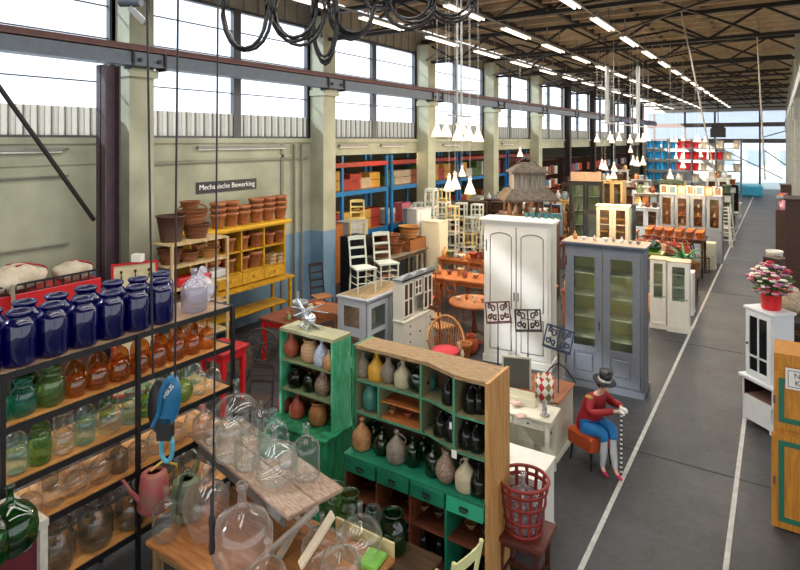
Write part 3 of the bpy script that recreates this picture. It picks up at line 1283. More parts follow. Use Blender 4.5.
x, y = G(186, 515, .75)
put('can1', mk_can(EN, STEEL), (x, y, .751), .6, 'sage green watering can behind the bottles on the work table', 'watering can')
x, y = G(158, 512, .75)
put('can2', mk_can(mat('#a8404e', .6, 0, .4, 8, h2='#8f6a58', name='rose_enamel'), mat('#c9a53c', .5, name='mustard')), (x - .09, y + .02, .751), 2.9, 'rosy watering can with mustard handle beside the green can', 'watering can')
# cream rim board along the far edge
b = MB().box(-3.1, -2.52, 3.755, 3.775, .7, .85).build('board', mat('#d9c795', .6, name='cream_board'))
b.location.z = 0
tag(b, 'cream-edged board standing along the far right edge of the work table', 'board')

# ---- plank table above it
pa = Vector((*G(192, 436, 1.2), 1.2))
pb = Vector((*G(288, 517, 1.2), 1.2))
pc = Vector((*G(346, 489, 1.2), 1.2))
L_ = (pb - pa).length
W_ = (pc - pb).length
ang = math.atan2(pb.y - pa.y, pb.x - pa.x)


def mk_plank():
    r = empty('trestle_table')
    M = mat('#b09a88', .75, 0, .35, 7, .3, (2, 10, 10), '#80634f', 'weathered_plank')
    MB().bevbox(0, L_, 0, W_ * .49, -.035, 0, .008).build('plank', M, r)
    MB().bevbox(0, L_, W_ * .5, W_, -.035, 0, .008).build('plank', M, r)
    m = MB()
    m.box(.1, L_ - .1, .03, .05, -.14, -.035)
    m.box(.1, L_ - .1, W_ - .05, W_ - .03, -.14, -.035)
    m.build('apron', mat('#6f6a64', .7, name='grey_board'), r)
    for x in (.1, L_ - .22):
        for s in (-1, 1):
            m = MB().bar((x, W_ / 2 - s * .2, -.04), (x, W_ / 2 + s * .2, -.44), .05, .03)
            m.build('leg', mat('#b8ab97', .7, name='pale_leg'), r)
    return r


put('plank', mk_plank, (pa.x, pa.y, 1.2), ang, 'weathered plank table carrying clear bottles above the work table', 'table')
m = MB().bar(D(246, 572, 4.25), D(318, 508, 4.32), .06, .02)
b = m.build('board', mat('#8a8178', .7, name='grey_crossed_board'))
tag(b, 'grey board leaning diagonally under the plank table', 'board')
m = MB().bar(D(300, 566, 4.2), D(333, 514, 4.3), .09, .015)
b = m.build('board', mat('#d8c9ae', .7, name='cream_crossed_board'))
tag(b, 'cream board leaning under the plank table\'s front corner', 'board')

for kd, M, u, v, h, wd, lab in (
        ('demijohn', G_ROSE, 203, 436, .30, .85, 'clear demijohn at the far left corner of the plank table'),
        ('demijohn', G_CLEAR, 214, 443, .32, .8, 'second clear demijohn from the far left corner of the plank table'),
        ('round_demijohn', G_CLEAR, 236, 432, .50, .98, 'largest globe-shaped demijohn on the plank table'),
        ('carboy', G_CLEAR, 229, 459, .46, .85, 'tall clear straight bottle at the plank table\'s left edge'),
        ('carboy', G_CLEAR, 247, 467, .36, .95, 'short clear cylindrical bottle at the middle of the plank table'),
        ('pear_bottle', G_CLEAR, 261, 436, .33, .8, 'clear bottle behind the aqua one on the plank table'),
        ('carboy', G_AQUA, 273, 452, .38, 1.1, 'aqua-tinted wide bottle on the plank table'),
        ('round_demijohn', G_CLEAR, 275, 482, .46, .9, 'clear round demijohn with long neck at the front of the plank table'),
        ('demijohn', G_CLEAR, 288, 466, .28, .8, 'small clear demijohn right of the round one on the plank table'),
        ('carboy', G_CLEAR, 306, 477, .44, .85, 'clear bottle standing alone at the plank table\'s right edge')):
    tv(kd, M, u, v, 1.2, h, lab, wd)

# ---- low bench with green jars behind the work table
bx, by = G(365, 548, .45)
put('lowbench', table('low_bench', 1.1, .34, .45, wood('#5c4028', '#3a2818'), DARKW, .03, .05, apron=.05), (-2.95, 4.16, 0), 0, 'low dark bench behind the work table holding green jars', 'bench')
for u, v, h, kd, M, lab in ((334, 518, .34, 'wide_jar', G_GREEN, 'green glass jar behind the plank table\'s corner'), (349, 526, .34, 'wide_jar', G_GREEN, 'green jar behind the round flask with long neck'),
                            (378, 533, .3, 'glass_jar', G_AQUA, 'narrow aqua jar on the dark bench'), (393, 546, .33, 'wide_jar', G_DKGREEN, 'wide dark green jar at the right end of the dark bench')):
    x, y = G(u, v + 4, .45)
    vessel(kd, M, x, 4.16 if y > 4.2 or y < 4.1 else y, .451, h, lab, 'jar', wide=.9)
put('ychair', chair('slat_chair', mat('#d9d79a', .5, name='pale_yellow_paint'), sh=.45, h=.93, slats=2), (-2.22, 3.95, 0), math.radians(-100), 'pale yellow chair at the lower edge beside the work table', 'chair')
m = MB().bevbox(-.1, .06, -.1, .1, 0, .04, .01)
o = m.build('green_box', mat('#7fbf4d', .5, name='apple_green'), None, (-2.6, 3.62, .751), .1)
tag(o, 'flat apple green box on the right end of the work table', 'box')

# ================================================================ big green hutch with stoneware
BX0, BX1 = -3.6, -2.1
SHB = mat('#8c7d58', .6, 0, .3, 6, h2='#587458', name='olive_worn_shelf')
FP = [(-3.6, 4.68), (-2.75, 4.68), (-2.4, 4.56), (-2.1, 4.56), (-2.1, 4.97), (-3.6, 4.97)]


def FY(x):
    return 4.68 if x < -2.75 else (4.56 if x > -2.4 else 4.68 - .12 * (x + 2.75) / .35)


r = empty('bottle_hutch', (0, 0, 0), 0, 'large green and bare wood hutch full of jugs and black bottles', 'hutch')
SIDEW = mat('#c99a5c', .6, 0, .3, 2.2, .2, (14, 14, 1.5), '#a8743c', 'pine_side')
GE = mat('#4c8a68', .55, 0, .3, 6, .1, name='green_edge')
MB().prism(FP, 1.885, 1.92).build('top_board', mat('#a98a62', .75, 0, .3, 8, .3, (1.5, 8, 8), '#7d6242', 'worn_top'), r)
MB().box(-2.1, -2.07, 4.53, 5.0, 0, 1.925).build('side_panel', SIDEW, r)
MB().box(-3.63, -3.6, 4.66, 5.0, 0, 1.92).build('side_panel', GREENP, r)
MB().box(-3.6, -3.595, 4.69, 4.97, .9, 1.885).build('side_lining', SHB, r)
MB().box(-2.105, -2.1, 4.57, 4.97, .9, 1.885).build('side_lining', SHB, r)
MB().box(-3.6, -2.1, 4.97, 5.0, 0, 1.885).build('back_panel', mat('#54402c', .7, name='old_back_board'), r)


def cut(x0, x1, z, name='shelf', M=SHB, t=.02, e=0.0):
    xs = sorted({x0, x1, *[q for q in (-2.75, -2.4) if x0 < q < x1]})
    poly = [(x, FY(x) + .012 - e) for x in xs] + [(x1, 4.97), (x0, 4.97)]
    o = MB().prism(poly, z - t, z).build(name, M, r)
    edge = [(x, FY(x) + .003) for x in xs] + [(x, FY(x) + .012) for x in reversed(xs)]
    MB().prism(edge, z - t, z).build('painted_edge', GE, o)
    return o


XD, XD2, XS = -2.83, -2.42, -3.32
for z in (1.575, 1.25):
    cut(-3.6, -2.1, z)
MB().box(-3.32, -2.84, 4.72, 4.97, 1.40, 1.415).build('shelf', ORW, r)
MB().box(-3.32, -2.84, 4.70, 4.97, 1.252, 1.258).build('shelf_liner', ORW, r)
for xq, zq in ((XD, 1.885), (XD2, 1.885), (XS, 1.555)):
    dv = MB().box(xq - .01, xq + .01, FY(xq) + .01, 4.96, 1.25, zq).build('divider', SHB, r)
    MB().box(xq - .012, xq + .012, FY(xq), FY(xq) + .01, 1.25, zq).build('painted_edge', GE, dv)
MB().box(-3.62, -2.1, 4.5, 4.97, .875, .9).build('counter', GREEND, r)
for k in range(4):
    xa = -3.6 + .375 * k
    d_ = MB().bevbox(xa + .01, xa + .365, 4.5, 4.9, .735, .87, .006).build('drawer', mat('#2fae86', .45, 0, .2, 5, name='bright_green_drawer') if k == 3 else GREEND, r)
    m = MB().tube([(xa + .15, 4.498, .81), (xa + .16, 4.485, .79), (xa + .19, 4.48, .785), (xa + .22, 4.485, .79), (xa + .23, 4.498, .81)], .008, 6)
    m.box(xa + .15, xa + .23, 4.492, 4.5, .805, .82)
    m.build('drawer_pull', BLACK, d_)
    MB().box(xa - .012, xa + .012, 4.52, 4.95, .03, .735).build('divider', REDW if k < 3 else GREEND, r)
MB().box(-3.6, -2.1, 4.54, 4.97, .45, .47).build('shelf', REDW, r)
MB().box(-3.6, -2.1, 4.54, 4.97, .03, .06).build('shelf', REDW, r)
MB().box(-2.43, -2.38, 4.545, 4.55, 1.19, 1.26).build('price_tag', WHITE, r)
MB().box(-2.45, -2.43, 4.545, 4.55, 1.44, 1.5).build('price_tag', WHITE, r)

J_TAN = mat('#b98a5a', .35, h2='#8e5f38', name='tan_stoneware')
J_GREY = mat('#8b8072', .4, h2='#6b5f52', name='grey_brown_stoneware')
J_YEL = mat('#cc9a2e', .35, name='yellow_glaze')
J_RED = mat('#a8523a', .4, name='terracotta_glaze')
J_BEI = mat('#b7ab8c', .4, name='beige_stoneware')
J_TEAL = mat('#3c7a6a', .3, name='teal_glaze')
J_MOT = mat('#a08a76', .4, scale=14, h2='#5c4436', name='mottled_glaze')
J_DRED = mat('#6e2a26', .35, name='oxblood_glaze')


def hv(kd, M, u, z, h, lab, yy=4.80, wd=1.0, handle=False, cat='jug', rz=None):
    x = WX(u, yy)
    vessel(kd, M, x, yy, z + .001, h, lab, cat, 'stoneware and bottles in the large hutch', handle=handle, wide=wd, rz=rz)


hv('stoneware_jug', J_GREY, 363, 1.575, .25, 'brown-grey jug, leftmost on the top row of the large hutch')
hv('stoneware_jug', J_YEL, 377, 1.575, .27, 'yellow and cream glazed jug on the top row of the large hutch', handle=True, rz=2.6)
hv('vase', J_GREY, 388.5, 1.575, .26, 'greyish vase right of the yellow jug')
hv('stoneware_jug', J_BEI, 403, 1.575, .26, 'grey stoneware jug with handle, fourth on the hutch\'s top row', handle=True, rz=2.8)
hv('round_demijohn', G_DKGREEN, 418.5, 1.575, .29, 'green glass demijohn on the top row of the large hutch', cat='demijohn', wd=.85)
hv('stoneware_jug', J_TEAL, 430, 1.575, .2, 'dark green jug half behind the first upright divider', wd=.9, yy=4.9)
for i, (u, yy) in enumerate(((449, 4.72), (456, 4.86), (471, 4.68), (480, 4.72), (476, 4.88))):
    hv('stoneware_jug', G_BLACK, u, 1.575, .27, 'glossy black bottle, %s from the left in the top right cells' % ORD[i], yy=yy, wd=.8, handle=True, cat='bottle')
hv('wide_jar', J_TEAL, 371, 1.25, .26, 'teal glazed pot in the small left cell of the large hutch', cat='pot', wd=.8)
hv('bowl', J_TAN, 392, 1.26, .05, 'tan bowl on the lower orange shelf, left', cat='bowl', yy=4.82)
hv('bowl', J_RED, 408, 1.26, .06, 'red-brown bowl on the lower orange shelf, right', cat='bowl', yy=4.84)
hv('bowl', J_DRED, 386, 1.416, .05, 'dark red bowl on the upper orange shelf', cat='bowl', yy=4.85)
for i, (u, yy) in enumerate(((441, 4.74), (452, 4.72), (449, 4.88), (467, 4.68), (477, 4.68), (474, 4.86))):
    hv('stoneware_jug', G_BLACK, u, 1.25, .27, 'glossy black bottle, %s from the left in the middle right cells' % ORD[i], yy=yy, wd=.85, handle=True, cat='bottle')
hv('stoneware_jug', J_TAN, 362, .9, .30, 'tan jug with banded shoulder, leftmost on the green counter', yy=4.68, wd=.95)
hv('demijohn', G_DKGREEN, 374, .9, .26, 'dark green demijohn at the back of the counter, left', yy=4.86, cat='bottle', wd=.8)
hv('demijohn', G_DKGREEN, 382, .9, .27, 'dark green bottle right of the tan jug', yy=4.70, cat='bottle', wd=.8)
hv('stoneware_jug', J_GREY, 396.5, .9, .29, 'grey-brown jug with handle in the middle of the counter', yy=4.68, handle=True)
hv('carboy', G_DKGREEN, 413, .9, .27, 'tall green bottle in the middle of the counter', yy=4.7, cat='bottle', wd=.85)
hv('demijohn', G_DKGREEN, 424, .9, .26, 'dark green bottle at the back of the counter, centre', yy=4.86, cat='bottle', wd=.8)
hv('carboy', G_DKGREEN, 433, .9, .28, 'tall green jug left of the mottled pitcher', yy=4.66, cat='bottle', wd=.85, handle=False)
hv('vase', J_MOT, 446, .9, .29, 'mottled brown pitcher on the green counter', yy=4.64, wd=1.05, handle=True, rz=5.6, cat='pitcher')
hv('stoneware_jug', J_BEI, 466, .9, .29, 'beige two-tone jug at the right of the counter', yy=4.63, handle=True, rz=2.6)
hv('stoneware_jug', G_BLACK, 480, .9, .28, 'glossy black bottle at the right end of the counter', yy=4.64, handle=True, cat='bottle')
for i in range(9):
    x = -3.5 + i * .165
    if i in (2, 6):
        continue
    vessel('demijohn', G_BLACK, x, 4.75 + .03 * (i % 2), .061, .3, 'dark bottle, %s from the left on the hutch\'s bottom shelf' % ORD[i], 'bottle', 'dark bottles in the base of the hutch', wide=.42 / .76)
    vessel('bowl', (J_DRED, J_TAN, J_GREY)[i % 3], x, 4.76, .471, .065, '%s bowl, %s from the left on the hutch\'s middle shelf' % (('dark red', 'tan', 'grey')[i % 3], ORD[i]), 'bowl', 'bowls in the base of the hutch')

# ================================================================ small green shelf
SX0, SX1 = -4.65, -3.88
r = empty('jug_shelf', (0, 0, 0), 0, 'narrow green painted shelf holding jugs under the toy helicopter', 'shelf')
GSIDE = mat('#63bd93', .5, 0, .35, 4, .15, (3, 3, 1), '#2a8a58', 'mint_green_worn')
MB().box(SX0, SX1, 4.66, 4.96, 1.885, 1.92).build('top_board', mat('#a89c7a', .7, 0, .25, 8, .2, (2, 8, 8), '#7f8664', 'green_grey_top'), r)
MB().box(SX1 - .03, SX1 + .0, 4.66, 4.96, .95, 1.885).build('side_panel', GSIDE, r)
MB().box(SX0, SX0 + .03, 4.66, 4.96, .95, 1.885).build('side_panel', GSIDE, r)
MB().box(SX0 + .03, SX1 - .03, 4.93, 4.96, .95, 1.885).build('back_panel', mat('#6b4a34', .7, name='brown_back_board'), r)
for z in (1.58, 1.26):
    MB().box(SX0 + .03, SX1 - .03, 4.665, 4.93, z - .02, z).build('shelf', mat('#7f8f66', .6, name='green_grey_shelf'), r)
m = MB().box(SX0 - .03, SX1 + .03, 4.5, 4.99, 0, .93).box(SX0 - .05, SX1 + .05, 4.48, 5.0, .93, .95)
m.build('base_cabinet', GREENP, r)
for k in range(2):
    xa = SX0 - .02 + .4 * k
    m = MB()
    framed_panel(m, xa, xa + .39, .1, .9, 4.5, .06)
    m.build('door', GREENP, r)


def sv(kd, M, u, z, h, lab, yy=4.77, wd=1.0, handle=False, cat='jug', rz=None):
    vessel(kd, M, WX(u, yy), yy, z + .001, h, lab, cat, 'jugs in the narrow green shelf', handle=handle, wide=wd, rz=rz)


sv('vase', J_RED, 291.5, 1.58, .27, 'red-brown vase, leftmost on the narrow shelf\'s top row', cat='vase')
sv('wide_jar', mat('#8f5a36', .4, scale=3, h2='#d0b58a', stretch=(.1, .1, 9), name='banded_glaze'), 310, 1.58, .24, 'banded brown jug in the middle of the top row', handle=True)
sv('stoneware_jug', mat('#c9cdd6', .4, h2='#8a94ac', scale=12, name='blue_white_glaze'), 322, 1.58, .27, 'white and blue jug on the narrow shelf\'s top row')
sv('stoneware_jug', J_TAN, 329, 1.58, .2, 'small tan jug at the right of the top row', handle=True, yy=4.72)
sv('wide_jar', G_BLACK, 296, 1.26, .22, 'black glazed pot in the narrow shelf\'s middle row', cat='pot')
sv('carboy', G_DKGREEN, 310, 1.26, .24, 'dark green glass bottle in the narrow shelf\'s middle row', cat='bottle')
sv('vase', J_MOT, 323, 1.26, .28, 'brown and white mottled pitcher in the middle row', handle=True, cat='pitcher')
sv('stoneware_jug', J_DRED, 285, .95, .25, 'dark red jug, leftmost in the lowest row of the narrow shelf')
sv('stoneware_jug', J_RED, 297, .95, .25, 'orange-red jug with handle in the lowest row', handle=True, yy=4.73)
sv('wide_jar', mat('#9a6436', .35, name='honey_brown_glaze'), 318, .95, .24, 'honey-brown jug in the lowest row of the narrow shelf', handle=True, yy=4.73)

# toy helicopter
ALU = mat('#c9ccd2', .25, .85, .1, name='polished_aluminium')
hx, hy = WX(309, 4.82), 4.82
r = empty('toy_helicopter', (hx, hy, 1.921), math.radians(-25), 'silver toy helicopter with long tail on the narrow green shelf', 'model helicopter')
MB().ball((0, 0, .1), .095, 16, 10, 1.25, .75, .8).build('cabin', ALU, r)
MB().tube([(-.05, 0, .12), (-.2, 0, .17), (-.33, 0, .24)], [.04, .022, .012]).build('tail', ALU, r)
MB().prism([(-.36, -.004), (-.3, -.004), (-.3, .004), (-.36, .004)], .22, .33).build('tail_fin', ALU, r)
m = MB()
for a in (.5, .5 + PI / 2):
    m.bar((-.26 * math.cos(a), -.26 * math.sin(a), .2), (.26 * math.cos(a), .26 * math.sin(a), .2), .03, .005)
m.cyl((0, 0, .16), (0, 0, .21), .01)
m.build('rotor', ALU, r)
m = MB()
for s in (-1, 1):
    m.cyl((-.12, s * .07, .012), (.14, s * .07, .012), .01)
    m.cyl((-.05, s * .07, .012), (-.05, s * .03, .06), .006)
    m.cyl((.07, s * .07, .012), (.07, s * .03, .06), .006)
m.build('skids', ALU, r)

# ================================================================ hanging cables, hoist, festoon
def hang(name, pts, rad, M, label, cat='cable'):
    o = MB().tube(pts, rad, 6).build(name, M)
    tag(o, label, cat)
    return o


hang('cable', [D(146, -120, 3.15), D(147, 0, 3.15), D(150, 200, 3.15), D(153, 378, 3.15)], .006, BLACK, 'left one of the two cables holding the blue hoist')
hang('cable', [D(179, -120, 3.15), D(178, 0, 3.15), D(176, 200, 3.15), D(175, 378, 3.15)], .006, BLACK, 'right one of the two cables holding the blue hoist')
hang('cable', [D(220, -120, 3.3), D(218, 0, 3.3), D(216, 250, 3.3), D(213, 492, 3.3)], .0055, BLACK, 'long cable ending in a slim black grip above the demijohns')
o = MB().lathe([(0, 0), (.016, .0), (.02, .03), (.016, .1), (.02, .16), (.019, .2), (.011, .22), (.01, .34), (0, .35)], 12).build('cable_grip', mat('#241c1a', .5, name='black_grip'))
o.location = D(212, 553, 3.3)
tag(o, 'slim black grip at the end of the long cable', 'grip')
HB = mat('#1f6f9c', .35, .1, .35, name='hoist_blue')
o = empty('hoist', D(165, 420, 3.15), YAW, 'blue pulley hoist with hook hanging over the demijohns', 'hoist')
m = MB()
M_ = Matrix.Rotation(PI / 2, 4, 'X')
m.lathe([(0, -.03), (.045, -.03), (.058, -.02), (.058, .02), (.045, .03), (0, .03)], 24, Matrix.Translation((.022, 0, .1)) @ Matrix.Rotation(.12, 4, 'Y') @ Matrix.Diagonal((1, 1, 2.5, 1)) @ M_)
m.tube([(-.055, -.03, -.02), (-.02, -.034, .05), (.0, -.034, .16), (.03, -.034, .22)], .012)
m.build('cheek_plate', HB, o)
m = MB().lathe([(0, -.025), (.075, -.025), (.08, .0), (.075, .025), (0, .025)], 24, Matrix.Translation((-.03, .02, .07)) @ Matrix.Diagonal((.85, 1, 1.9, 1)) @ M_)
m.build('pulley', BLACK, o)
MB().box(-.035, .04, -.03, .03, -.1, .02).build('block', BLACK, o)
m = MB()
m.tube([(.01 + .032 * math.cos(a), 0, -.15 + .075 * math.sin(a)) for a in [2 * PI * i / 20 for i in range(20)]], .012, 8, closed=True)
m.build('hook_ring', mat('#5fb6cf', .3, .3, name='pale_blue_ring'), o)
text('ABUS', .034, WHITE, o, (.03, -.034, .17), (PI / 2, -.9, 0))

CAB = mat('#0d0c0f', .35, name='black_rubber')
loops = [(246, 24, 55, 3), (296, 26, 42, 4), (322, 13, 63, 3), (352, 24, 38, 4), (412, 26, 26, 4), (452, 24, 20, 3), (380, 14, 12, 2)]
for i, (uc, hw, vb, ns) in enumerate(loops):
    m = MB()
    for s in range(ns):
        du, dv, dz = random.uniform(-4, 4), random.uniform(-7, 4), random.uniform(-.05, .05)
        pts = []
        for j in range(17):
            t = (-1 + j / 8) * 2.75
            u = uc + du + (hw - s) * math.sin(t)
            v = vb + dv - (vb + 26) * (1 - math.cos(t)) / 2
            pts.append(D(u, v, 4.8 + dz + i * .12))
        m.tube(pts, .015, 6)
    o = m.build('cable_loop', CAB)
    tag(o, 'black cable loop hanging from the ceiling, %s from the left' % ORD[i], 'cable', 'festoon of cable loops at the ceiling')
o = MB().bar(D(190, -42, 4.7), D(520, -42, 5.5), .06, .05).build('festoon_rail', STEEL)
struct(o, 'rail carrying the cable loops')
p = D(134, 8, 5.0)
o = empty('winch', p, YAW, 'small grey winch hanging at the top of the frame by the first column', 'winch')
MB().cyl((-.12, 0, .06), (.06, 0, .06), .05, n=14).build('motor', GREYST, o)
MB().bar((-.03, 0, .0), (.1, 0, -.13), .05, .05).build('arm', mat('#8d8f90', .4, .3, name='winch_grey'), o)
MB().tube([(.02, 0, .08), (.12, 0, .12), (.13, 0, -.02), (.1, 0, -.12)], .01).build('hose', BLACK, o)
MB().box(-.02, .02, -.02, .02, .1, 2.2).build('hanger', STEEL, o)

# ================================================================ along the left wall
WK = wicker('#a8683a', '#5f3216')
WK2 = wicker('#8a5128', '#43240f')
WK3 = wicker('#c58f4c', '#86552a')
TERRA = mat('#b4784a', .75, 0, .3, 5, .1, h2='#935434', name='terracotta')

# hutch in ochre with flower pots
r = empty('pot_hutch', (-9.15, 7.95, 0), PI / 2, 'ochre yellow hutch against the wall filled with terracotta pots', 'hutch')
m = MB()
for x in (-1.22, -.62, -.02, .58, 1.18):
    m.box(x - .018, x + .018, -.2, .2, 1.12, 2.2)
m.box(-1.2, 1.2, -.22, .22, .48, .51)
for x in (-1.2, 1.2):
    m.box(x - .03, x + .03, -.36, -.3, 0, 1.06)
    m.box(x - .03, x + .03, .16, .22, 0, 1.06)
m.build('frame', YELP, r)
MB().box(-1.2, 1.16, .2, .215, 1.1, 2.2).build('back_panel', mat('#7c5a2a', .7, name='hutch_back'), r)
m = MB().box(-1.27, 1.25, -.26, .24, 2.2, 2.23).bevbox(-1.32, 1.3, -.3, .24, 2.23, 2.29, .01)
m.build('cornice', mat('#e0ac14', .45, name='bright_ochre'), r)
MB().box(-1.2, 1.16, -.2, .2, 1.77, 1.79).build('shelf', YELP, r)
MB().box(-1.2, 1.16, -.2, .2, 1.36, 1.38).build('shelf', YELP, r)
MB().box(-1.28, 1.28, -.4, .22, 1.05, 1.09).build('counter', YELP, r)
for k in range(4):
    dd = MB().box(-1.19 + .59 * k, -.63 + .59 * k, -.21, .15, 1.12, 1.35).build('drawer', YELP, r)
    MB().ball((-.91 + .59 * k, -.225, 1.24), .018, 8, 6).build('knob', mat('#7c5a10', .4, name='ochre_knob'), dd)
MB().box(-1.2, 1.2, -.3, .2, .53, .55).build('shelf', YELP, r)


def pot(x, y, z, s, lab, grp, h=1.0, kd='flower_pot'):
    vessel(kd, TERRA, x, y, z, s * h, lab, 'flower pot', grp, wide=1 / h)


for i, u in enumerate((218, 231, 243, 256, 268, 280)):
    x = -9.12
    y = WY(u, x) + .0
    n = (3, 3, 2, 3, 3, 3)[i]
    for k in range(n):
        pot(x, y, 2.295 + .11 * k, .29, 'terracotta pot, %s from the bottom of the %s stack on the ochre hutch' % (ORD[k], ORD[i]), 'stacked pots on the ochre hutch', .95)
for i, (u, z, s, n) in enumerate(((197, 1.79, .26, 1), (212, 1.79, .26, 1), (228, 1.79, .28, 1), (242, 1.79, .28, 1), (256, 1.79, .3, 1), (269, 1.79, .24, 1), (279, 1.79, .26, 1),
                                  (212, 1.38, .3, 1), (228, 1.38, .28, 1), (242, 1.38, .28, 1), (254, 1.38, .33, 1))):
    pot(-9.12, WY(u, -9.12), z + .001, s, 'terracotta pot, %s from the left on the hutch\'s %s shelf' % (ORD[i if i < 7 else i - 7], 'upper' if i < 7 else 'lower'), 'pots in the ochre hutch')
for i, u in enumerate((268, 276)):
    for k in range(3):
        o = crate('paper_bundle', mat('#b7996a', .8, name='bundle_paper'), .3, .2, .06, 1)()
        o.location = (-9.12, WY(u, -9.12), 1.381 + k * .07)
        o.rotation_euler.z = .2 * k
        tag(o, 'flat tan bundle, %s from the bottom, %s pile on the hutch\'s lower shelf' % (ORD[k], ORD[i]), 'bundle', 'bundles in the ochre hutch')
# rack of slats with wicker baskets
r = put('rackw', shelf_unit('basket_rack', 1.15, .62, 2.31, wood('#d3bb8e', '#a98c5d', 'z'), (2.31, 1.95, 1.58, 1.2, .7), open_sides=True), (-8.42, 6.32, 0), PI / 2, 'pale wooden slatted rack holding wicker baskets by the wall', 'rack')
for i, (u, x, z, w, d, h, M, hd, lab) in enumerate((
        (171, -8.5, 2.31, .46, .46, .42, mat('#4a2c20', .6, name='dark_leather'), False, 'dark brown round tub at the left of the rack top'),
        (196, -8.45, 2.31, .46, .36, .24, WK2, False, 'dark wicker basket on the rack top'),
        (192, -8.5, 2.56, .56, .44, .22, WK, True, 'brown wicker basket with handle stacked on the dark one'),
        (190, -8.5, 2.80, .36, .32, .14, WK, False, 'small wicker basket upside on top of the stack'),
        (170, -8.45, 1.95, .40, .4, .26, WK2, False, 'dark round basket on the second board'),
        (188, -8.4, 1.95, .36, .34, .16, WK, False, 'reddish wicker bowl on the second board'),
        (208, -8.4, 1.95, .40, .34, .15, WK3, True, 'light wicker basket with handle on the second board'),
        (176, -8.4, 1.2, .4, .4, .26, WK2, False, 'dark wicker basket on a low board of the rack'),
        (206, -8.4, 1.2, .4, .4, .2, WK3, False, 'light wicker basket on a low board of the rack'))):
    put('bk%d' % i, basket('wicker_basket' if i else 'tub', M, w, d, h, .72, hd, i > 0), (x, WY(u, x), z + .002), i * .7, lab, 'basket' if i else 'tub')
for i, (u, M, n_) in enumerate(((183, REDP, 'red'), (198, mat('#d84a5a', .5, name='rose_red'), 'rose red'), (213, mat('#cfd0cf', .5, name='cloth_grey'), 'light grey'))):
    o = MB().bevbox(-.14, .14, -.2, .2, 0, .14, .03).build('folded_textile', M, None, (-8.35, WY(u, -8.35), 1.582))
    tag(o, '%s folded textile on the middle board of the slatted rack' % n_, 'textile')

# red chest with spindle gallery and sacks
r = empty('red_chest', (-8.85, 3.9, 0), PI / 2, 'tall red painted chest with black spindle rail, left by the wall', 'chest')
MB().bevbox(-1.0, .95, -.3, .3, 1.5, 1.93, .01).build('red_body', REDP, r)
MB().box(-.97, .92, -.27, .27, 0, 1.5).build('base', DARKW, r)
m = MB()
for k in range(16):
    x = -.95 + 1.85 * k / 15
    m.cyl((x, -.27, 1.93), (x, -.27, 2.04), .014, n=6)
m.box(-.98, .93, -.285, -.255, 2.04, 2.065).box(-.98, .93, -.29, -.25, 1.91, 1.94)
m.build('spindle_rail', BLACK, r)
SACK = mat('#cdc3ae', .9, 0, .18, 3, .4, h2='#a89c86', name='linen_sack')
STRIPE = mat('#9c2f33', .9, name='red_stripe')


def sack(loc, sx, sy, sz, seed, lab, rz=0):
    rn = random.Random(seed)
    o = MB().ball((0, 0, sz * .8), 1, 16, 10, sx, sy, sz, .17, rn).build('linen_sack', SACK, None, loc, rz)
    o.modifiers.new('s', 'SUBSURF').render_levels = 1
    m = MB()
    m.tube([(sx * 1.03 * math.cos(a) * .35, sy * 1.04 * math.sin(a), sz * .8 + sz * 1.02 * math.cos(a) * .0 + abs(math.cos(a)) * sz * .95) for a in [PI * i / 14 for i in range(15)]], .014, 5)
    m.build('stripe', STRIPE, o)
    tag(o, lab, 'sack')
    return o


sack((-8.85, 3.75, 1.92), .27, .5, .2, 1, 'white linen sack with red stripe, left on the red chest', .2)
sack((-8.85, 4.58, 1.92), .22, .28, .15, 2, 'linen sack tied in red, right on the red chest')
o = MB().prism([(-.09, 0), (.09, 0), (.04, .02), (-.04, .02)], 1.5, 2.08).build('hanging_cloth', SACK, None, (-8.52, 3.62, 0), 0)
tag(o, 'linen cloth hanging over the front of the red chest', 'cloth')
o = MB().bevbox(-.3, .3, -.2, .2, 0, .3, .02).build('travel_chest', WK2, None, (-9.2, 2.75, 1.94), PI / 2)
tag(o, 'brown travel chest behind the sack on the red chest', 'travel chest')

# coat hook board
r = empty('hook_board', (-8.5, 5.36, 0), math.radians(66), 'cream coat hook board with red frame beside the near column', 'hook board')
MB().box(-.32, .32, 0, .02, 0, 2.06).build('board', mat('#d9c9a0', .6, name='cream_board_old'), r)
m = MB()
framed_panel(m, -.34, .34, 0, 2.08, 0, .035)
m.build('frame', REDP, r)
for x in (-.2, 0, .2):
    MB().tube([(x, 0, 1.92), (x, -.05, 1.94), (x, -.06, 1.88), (x, -.02, 1.82)], .012).ball((x, -.05, 1.95), .022, 8, 6).build('hook', BLACK, r)
o = MB().bevbox(-.08, .08, -.06, .06, 0, .12, .004).build('white_box', WHITE, None, (-8.48, 5.4, 2.081), .5)
tag(o, 'small white box on top of the coat hook board', 'box')
for i, (u, v, M, n_) in enumerate(((150, 292, mat('#cfc7ba', .7), 'cream'), (160, 300, mat('#8aa05a', .7), 'green'), (226, 262, mat('#dcd8d4', .7), 'white'), (231, 275, mat('#c9b9a8', .7), 'beige'))):
    x, y = G(u, v, 1.2)
    o = MB().bevbox(-.14, .14, -.1, .1, 0, .12, .03).build('folded_cloth', M, None, (-8.38, 5.9 + .25 * i, 1.202))
    tag(o, '%s folded cloth on a low board of the slatted rack' % n_, 'cloth')
